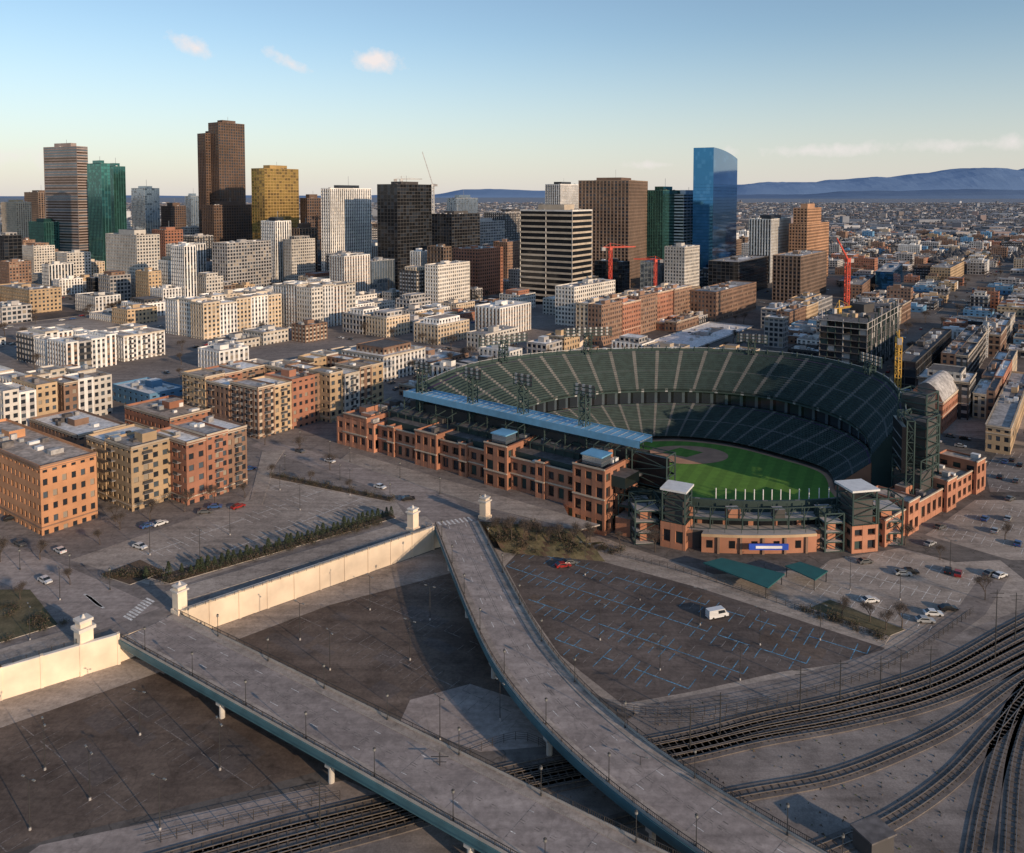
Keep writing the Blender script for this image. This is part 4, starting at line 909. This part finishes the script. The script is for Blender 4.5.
for x,y,l in [(585,575,0),(640,600,0),(700,625,0),(760,645,0),(600,640,0),(660,670,0),(740,680,0),(820,640,0),(300,640,0),(370,610,0),(410,660,0),(330,670,0),(430,620,0),(45,770,0),(140,735,0),(220,770,0),(90,800,0),(160,830,0),(30,830,0),(850,590,0),(900,600,0),(950,570,0),(150,555,6),(230,535,6),(300,510,6),(350,495,6),(280,490,6),(200,560,6),(30,640,6),(60,600,6),(440,740,0),(500,720,0),(900,690,0),(640,800,0)]:
    q=P(x,y,l); inst(LM2,'street_lamp',q[0],q[1],l,R.uniform(-.3,.3)-.65,R.uniform(.85,1))
for x,y in [(350,462),(400,478),(440,494),(480,512),(300,445),(330,455),(20,570),(70,575),(0,555),(110,590),(285,470),(340,480),(390,500)]: q=P(x,y,6); inst(LG,'street_lamp',q[0],q[1],6.1,0,1.1)
# ------------------------------------------------------------------ vehicles
def carmesh(col,van=False):
    mb=MB(); L_,W_=(5.6,2.0) if van else (4.6,1.82)
    if van: prof=[(-2.8,.35),(2.8,.35),(2.8,1.0),(2.2,1.25),(1.7,2.25),(-2.75,2.3),(-2.8,1.2)]
    else: prof=[(-2.3,.3),(2.3,.3),(2.32,.75),(1.25,.92),(.55,1.42),(-1.1,1.45),(-1.9,.98),(-2.3,.9)]
    for sg in (-1,1):
        f=[(x,sg*(W_/2-(.12 if z>1.1 else 0)),z) for x,z in prof]; mb.face(f if sg<0 else f[::-1],col)
    n=len(prof)
    for i in range(n):
        a,b=prof[i],prof[(i+1)%n]; ya=W_/2-(.12 if a[1]>1.1 else 0); yb=W_/2-(.12 if b[1]>1.1 else 0)
        gl=(not van and i in (3,5)) or (van and i==3)
        mb.face([(a[0],-ya,a[1]),(b[0],-yb,b[1]),(b[0],yb,b[1]),(a[0],ya,a[1])],'car_glass' if gl else col)
    for sg in (-1,1):
        y=sg*(W_/2+.005)
        if van: g=[(1.9,1.25),(1.55,2.0),(-.2,2.05),(-.2,1.25)]
        else: g=[(1.05,.95),(.5,1.34),(-1.05,1.37),(-1.6,.98)]
        mb.face([(x,y-sg*(.06 if z>1.1 else 0),z) for x,z in g],'car_glass')
        for wx in (-L_*.3,L_*.3):
            c=[(wx+.33*math.cos(t*.7854),sg*(W_/2+.02),.33+.33*math.sin(t*.7854)) for t in range(8)]; d=[(p[0],sg*(W_/2-.25),p[2]) for p in c]
            mb.face(c,'tyre'); 
            for t in range(8): mb.face([c[t],c[(t+1)%8],d[(t+1)%8],d[t]],'tyre')
        mb.box(-L_/2-.01,sg*.65,.7,.85,.04,.3,0,'tail_red'); mb.box(L_/2+.02,sg*.65,.6,.75,.04,.35,0,'lamp_head')
    return mb.mesh('parked_car')
CM=[carmesh(c) for c in ('car_white','car_black','car_red','car_silver','car_blue','car_grey','car_white','car_silver','car_black','car_grey')]
VM=carmesh('car_white',True)
q=P(717,617); inst(VM,'white_van',q[0],q[1],.02,.35,(1.05,1.05,1.05))
cars=[(563,567,0,.3),(570,564,0,.3),(865,563,0,.2),(903,575,0,-.1),(910,573,0,-.1),(948,572,0,1.0),(958,575,0,1.0),(893,541,0,.1),(925,622,0,-.1),(933,615,0,-.1),(948,610,0,0),(990,575,0,.5),(1000,577,0,.5),(985,520,0,.8),(940,528,0,.6),(1010,500,0,.6),(148,527,6,.9),(205,513,6,.2),(215,508,6,.2),(140,548,6,-.5),(160,525,6,.9),(238,508,6,.9),(380,488,6,-.6),(330,462,6,-.65),(300,452,6,-.65),(20,545,6,-.6),(60,552,6,2.5),(250,470,6,.9),(45,582,6,-.6),(408,500,6,.3),(12,520,6,.5),(930,545,0,.6),(870,602,0,.2),(1005,463,0,.87),(1012,461,0,.87),(1020,466,0,.87),(1000,478,0,.87),(1016,482,0,.87),(1008,520,0,.87),(995,532,0,.87),(1018,545,0,.87)]
for x,y,l,a in cars: q=P(x,y,l); inst(R.choice(CM),'parked_car',q[0],q[1],l+.03,a)
k=0
while k<560:
    y=R.uniform(330,1150); x=R.uniform(-.68,.68)*y; u=x*U2[0]+y*U2[1]; v=x*V2[0]+y*V2[1]; uu=u%98; vv=v%138
    if blocked(x,y): k+=.1; continue
    if 80<uu<83 or 92<uu<95: a=math.atan2(V2[1],V2[0])
    elif 119<vv<121 or 132<vv<134: a=math.atan2(U2[1],U2[0])
    else: k+=.02; continue
    l=6 if inpoly(x,y,PL) else 0; inst(R.choice(CM),'parked_car',x,y,l+.02,a); k+=1
# ------------------------------------------------------------------ mountains
mk('mountain_slope',(.17,.27,.45),1,.05,.0004,spec=0); mk('foothill_slope',(.13,.2,.33),1,.06,.001,spec=0)  # slope colours carry the blue of distant haze, painted in
def ridge(mb,Y,prof,mat,seed,dep=6000,nx=260,ny=10,amp=.16):
    x0,x1=prof[0][0],prof[-1][0]
    def H(x):
        for a,b in zip(prof,prof[1:]):
            if a[0]<=x<=b[0]: t=(x-a[0])/(b[0]-a[0]); t=t*t*(3-2*t); return a[1]+(b[1]-a[1])*t
        return 0
    rows=[]
    for j in range(ny+1):
        t=j/ny; row=[]
        for i in range(nx+1):
            x=x0+(x1-x0)*i/nx; h=H(x)*math.sin(t*math.pi/2)**.8
            nz=noise.fractal(Vector((x/4500+seed,t*1.2+seed,seed)),.9,2.1,6)
            h=h*(1+amp*nz)+(60*nz*t)
            row.append((x,Y+t*dep,max(-30,h) if t>0 else -30))
        rows.append(row)
    for j in range(ny):
        for i in range(nx): mb.face([rows[j][i],rows[j][i+1],rows[j+1][i+1],rows[j+1][i]],mat)
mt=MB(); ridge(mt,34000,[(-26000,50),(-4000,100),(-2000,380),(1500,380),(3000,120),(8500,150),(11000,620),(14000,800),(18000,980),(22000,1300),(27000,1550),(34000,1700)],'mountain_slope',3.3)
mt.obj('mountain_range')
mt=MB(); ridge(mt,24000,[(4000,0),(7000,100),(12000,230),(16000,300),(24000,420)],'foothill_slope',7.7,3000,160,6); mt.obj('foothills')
# ------------------------------------------------------------------ camera
cam=bpy.data.cameras.new('Camera'); co=bpy.data.objects.new('Camera',cam); scene.collection.objects.link(co)
co.location=(0,0,CH); co.rotation_euler=(math.pi/2-TH,0,0); cam.sensor_width=36; cam.lens=36*F/1024; cam.shift_y=-(426.5-PY0)/1024; cam.clip_start=1; cam.clip_end=120000; scene.camera=co
# ------------------------------------------------------------------ light
EL,AZ=math.radians(15),math.radians(134)
sd=Vector((math.sin(AZ)*math.cos(EL),math.cos(AZ)*math.cos(EL),math.sin(EL)))
sl=bpy.data.lights.new('sun','SUN'); sl.energy=3.9; sl.angle=math.radians(.5); sl.color=(1,.75,.51); so=bpy.data.objects.new('sun',sl); scene.collection.objects.link(so)
so.rotation_euler=sd.to_track_quat('Z','Y').to_euler()
w_=bpy.data.worlds.new('World'); scene.world=w_; w_.use_nodes=True; nt=w_.node_tree; N=nt.nodes.new; Lk=nt.links.new
bg=nt.nodes['Background']; bg.inputs['Strength'].default_value=.145
sk=N('ShaderNodeTexSky'); sk.sky_type='NISHITA'; sk.sun_disc=False; sk.sun_elevation=EL; sk.sun_rotation=AZ; sk.altitude=1200; sk.air_density=1.15; sk.dust_density=.7; sk.ozone_density=1.8
tc=N('ShaderNodeTexCoord'); prev=sk.outputs[0]
def M(op,a,b=None):
    n=N('ShaderNodeMath'); n.operation=op
    for i,x in enumerate((a,b)):
        if x is None: continue
        if isinstance(x,(int,float)): n.inputs[i].default_value=x
        else: Lk(x,n.inputs[i])
    return n.outputs[0]
# thin haze layer along the horizon
sx=N('ShaderNodeSeparateXYZ'); Lk(tc.outputs['Generated'],sx.inputs[0])
hz=N('ShaderNodeMapRange'); hz.inputs['From Min'].default_value=0; hz.inputs['From Max'].default_value=.2; hz.inputs['To Min'].default_value=1; hz.inputs['To Max'].default_value=0; Lk(M('ABSOLUTE',sx.outputs['Z']),hz.inputs['Value'])
hf=M('MULTIPLY',M('POWER',hz.outputs[0],1.5),.85)
mh=N('ShaderNodeMixRGB'); Lk(hf,mh.inputs[0]); Lk(prev,mh.inputs[1]); mh.inputs[2].default_value=(4.6,4.4,4.5,1); prev=mh.outputs[0]
ns=N('ShaderNodeTexNoise'); ns.inputs['Scale'].default_value=26; ns.inputs['Detail'].default_value=7; ns.inputs['Roughness'].default_value=.62; Lk(tc.outputs['Generated'],ns.inputs['Vector'])
tot=None
for px,py,sx_,sz,rot in ((197,48,.03,.011,-.35),(290,63,.038,.011,-.42),(376,60,.034,.015,-.15),(812,151,.09,.01,0),(975,144,.11,.01,0),(15,156,.07,.016,0),(655,165,.05,.007,0)):
    d=Vector(ray(px,py)).normalized(); rt_=Vector((d.y,-d.x,0)).normalized(); u_=rt_.cross(d).normalized()
    r2=rt_*math.cos(rot)+u_*math.sin(rot); u2=-rt_*math.sin(rot)+u_*math.cos(rot)
    def dotn(vec,sc_):
        n=N('ShaderNodeVectorMath'); n.operation='SUBTRACT'; Lk(tc.outputs['Generated'],n.inputs[0]); n.inputs[1].default_value=d
        k=N('ShaderNodeVectorMath'); k.operation='DOT_PRODUCT'; Lk(n.outputs[0],k.inputs[0]); k.inputs[1].default_value=vec/sc_; return k.outputs['Value']
    a=dotn(r2,sx_); b=dotn(u2,sz); c_=dotn(d,.2)
    q=M('SQRT',M('ADD',M('ADD',M('MULTIPLY',a,a),M('MULTIPLY',b,b)),M('MULTIPLY',c_,c_)))
    v=M('SUBTRACT',1.0,q); v=M('ADD',v,M('MULTIPLY',M('SUBTRACT',ns.outputs['Fac'],.55),3.2)); 
    v=M('MULTIPLY',v,1.0 if py<100 else .7); n=N('ShaderNodeClamp'); Lk(v,n.inputs[0]); lim=M('MULTIPLY',n.outputs[0],M('LESS_THAN',q,1.8))
    tot=lim if tot is None else M('MAXIMUM',tot,lim)
mx=N('ShaderNodeMixRGB'); Lk(tot,mx.inputs[0]); Lk(prev,mx.inputs[1]); mx.inputs[2].default_value=(6.2,5.7,5.6,1); Lk(mx.outputs[0],bg.inputs['Color'])
scene.view_settings.view_transform='Standard'; scene.view_settings.look='None'; scene.view_settings.exposure=0
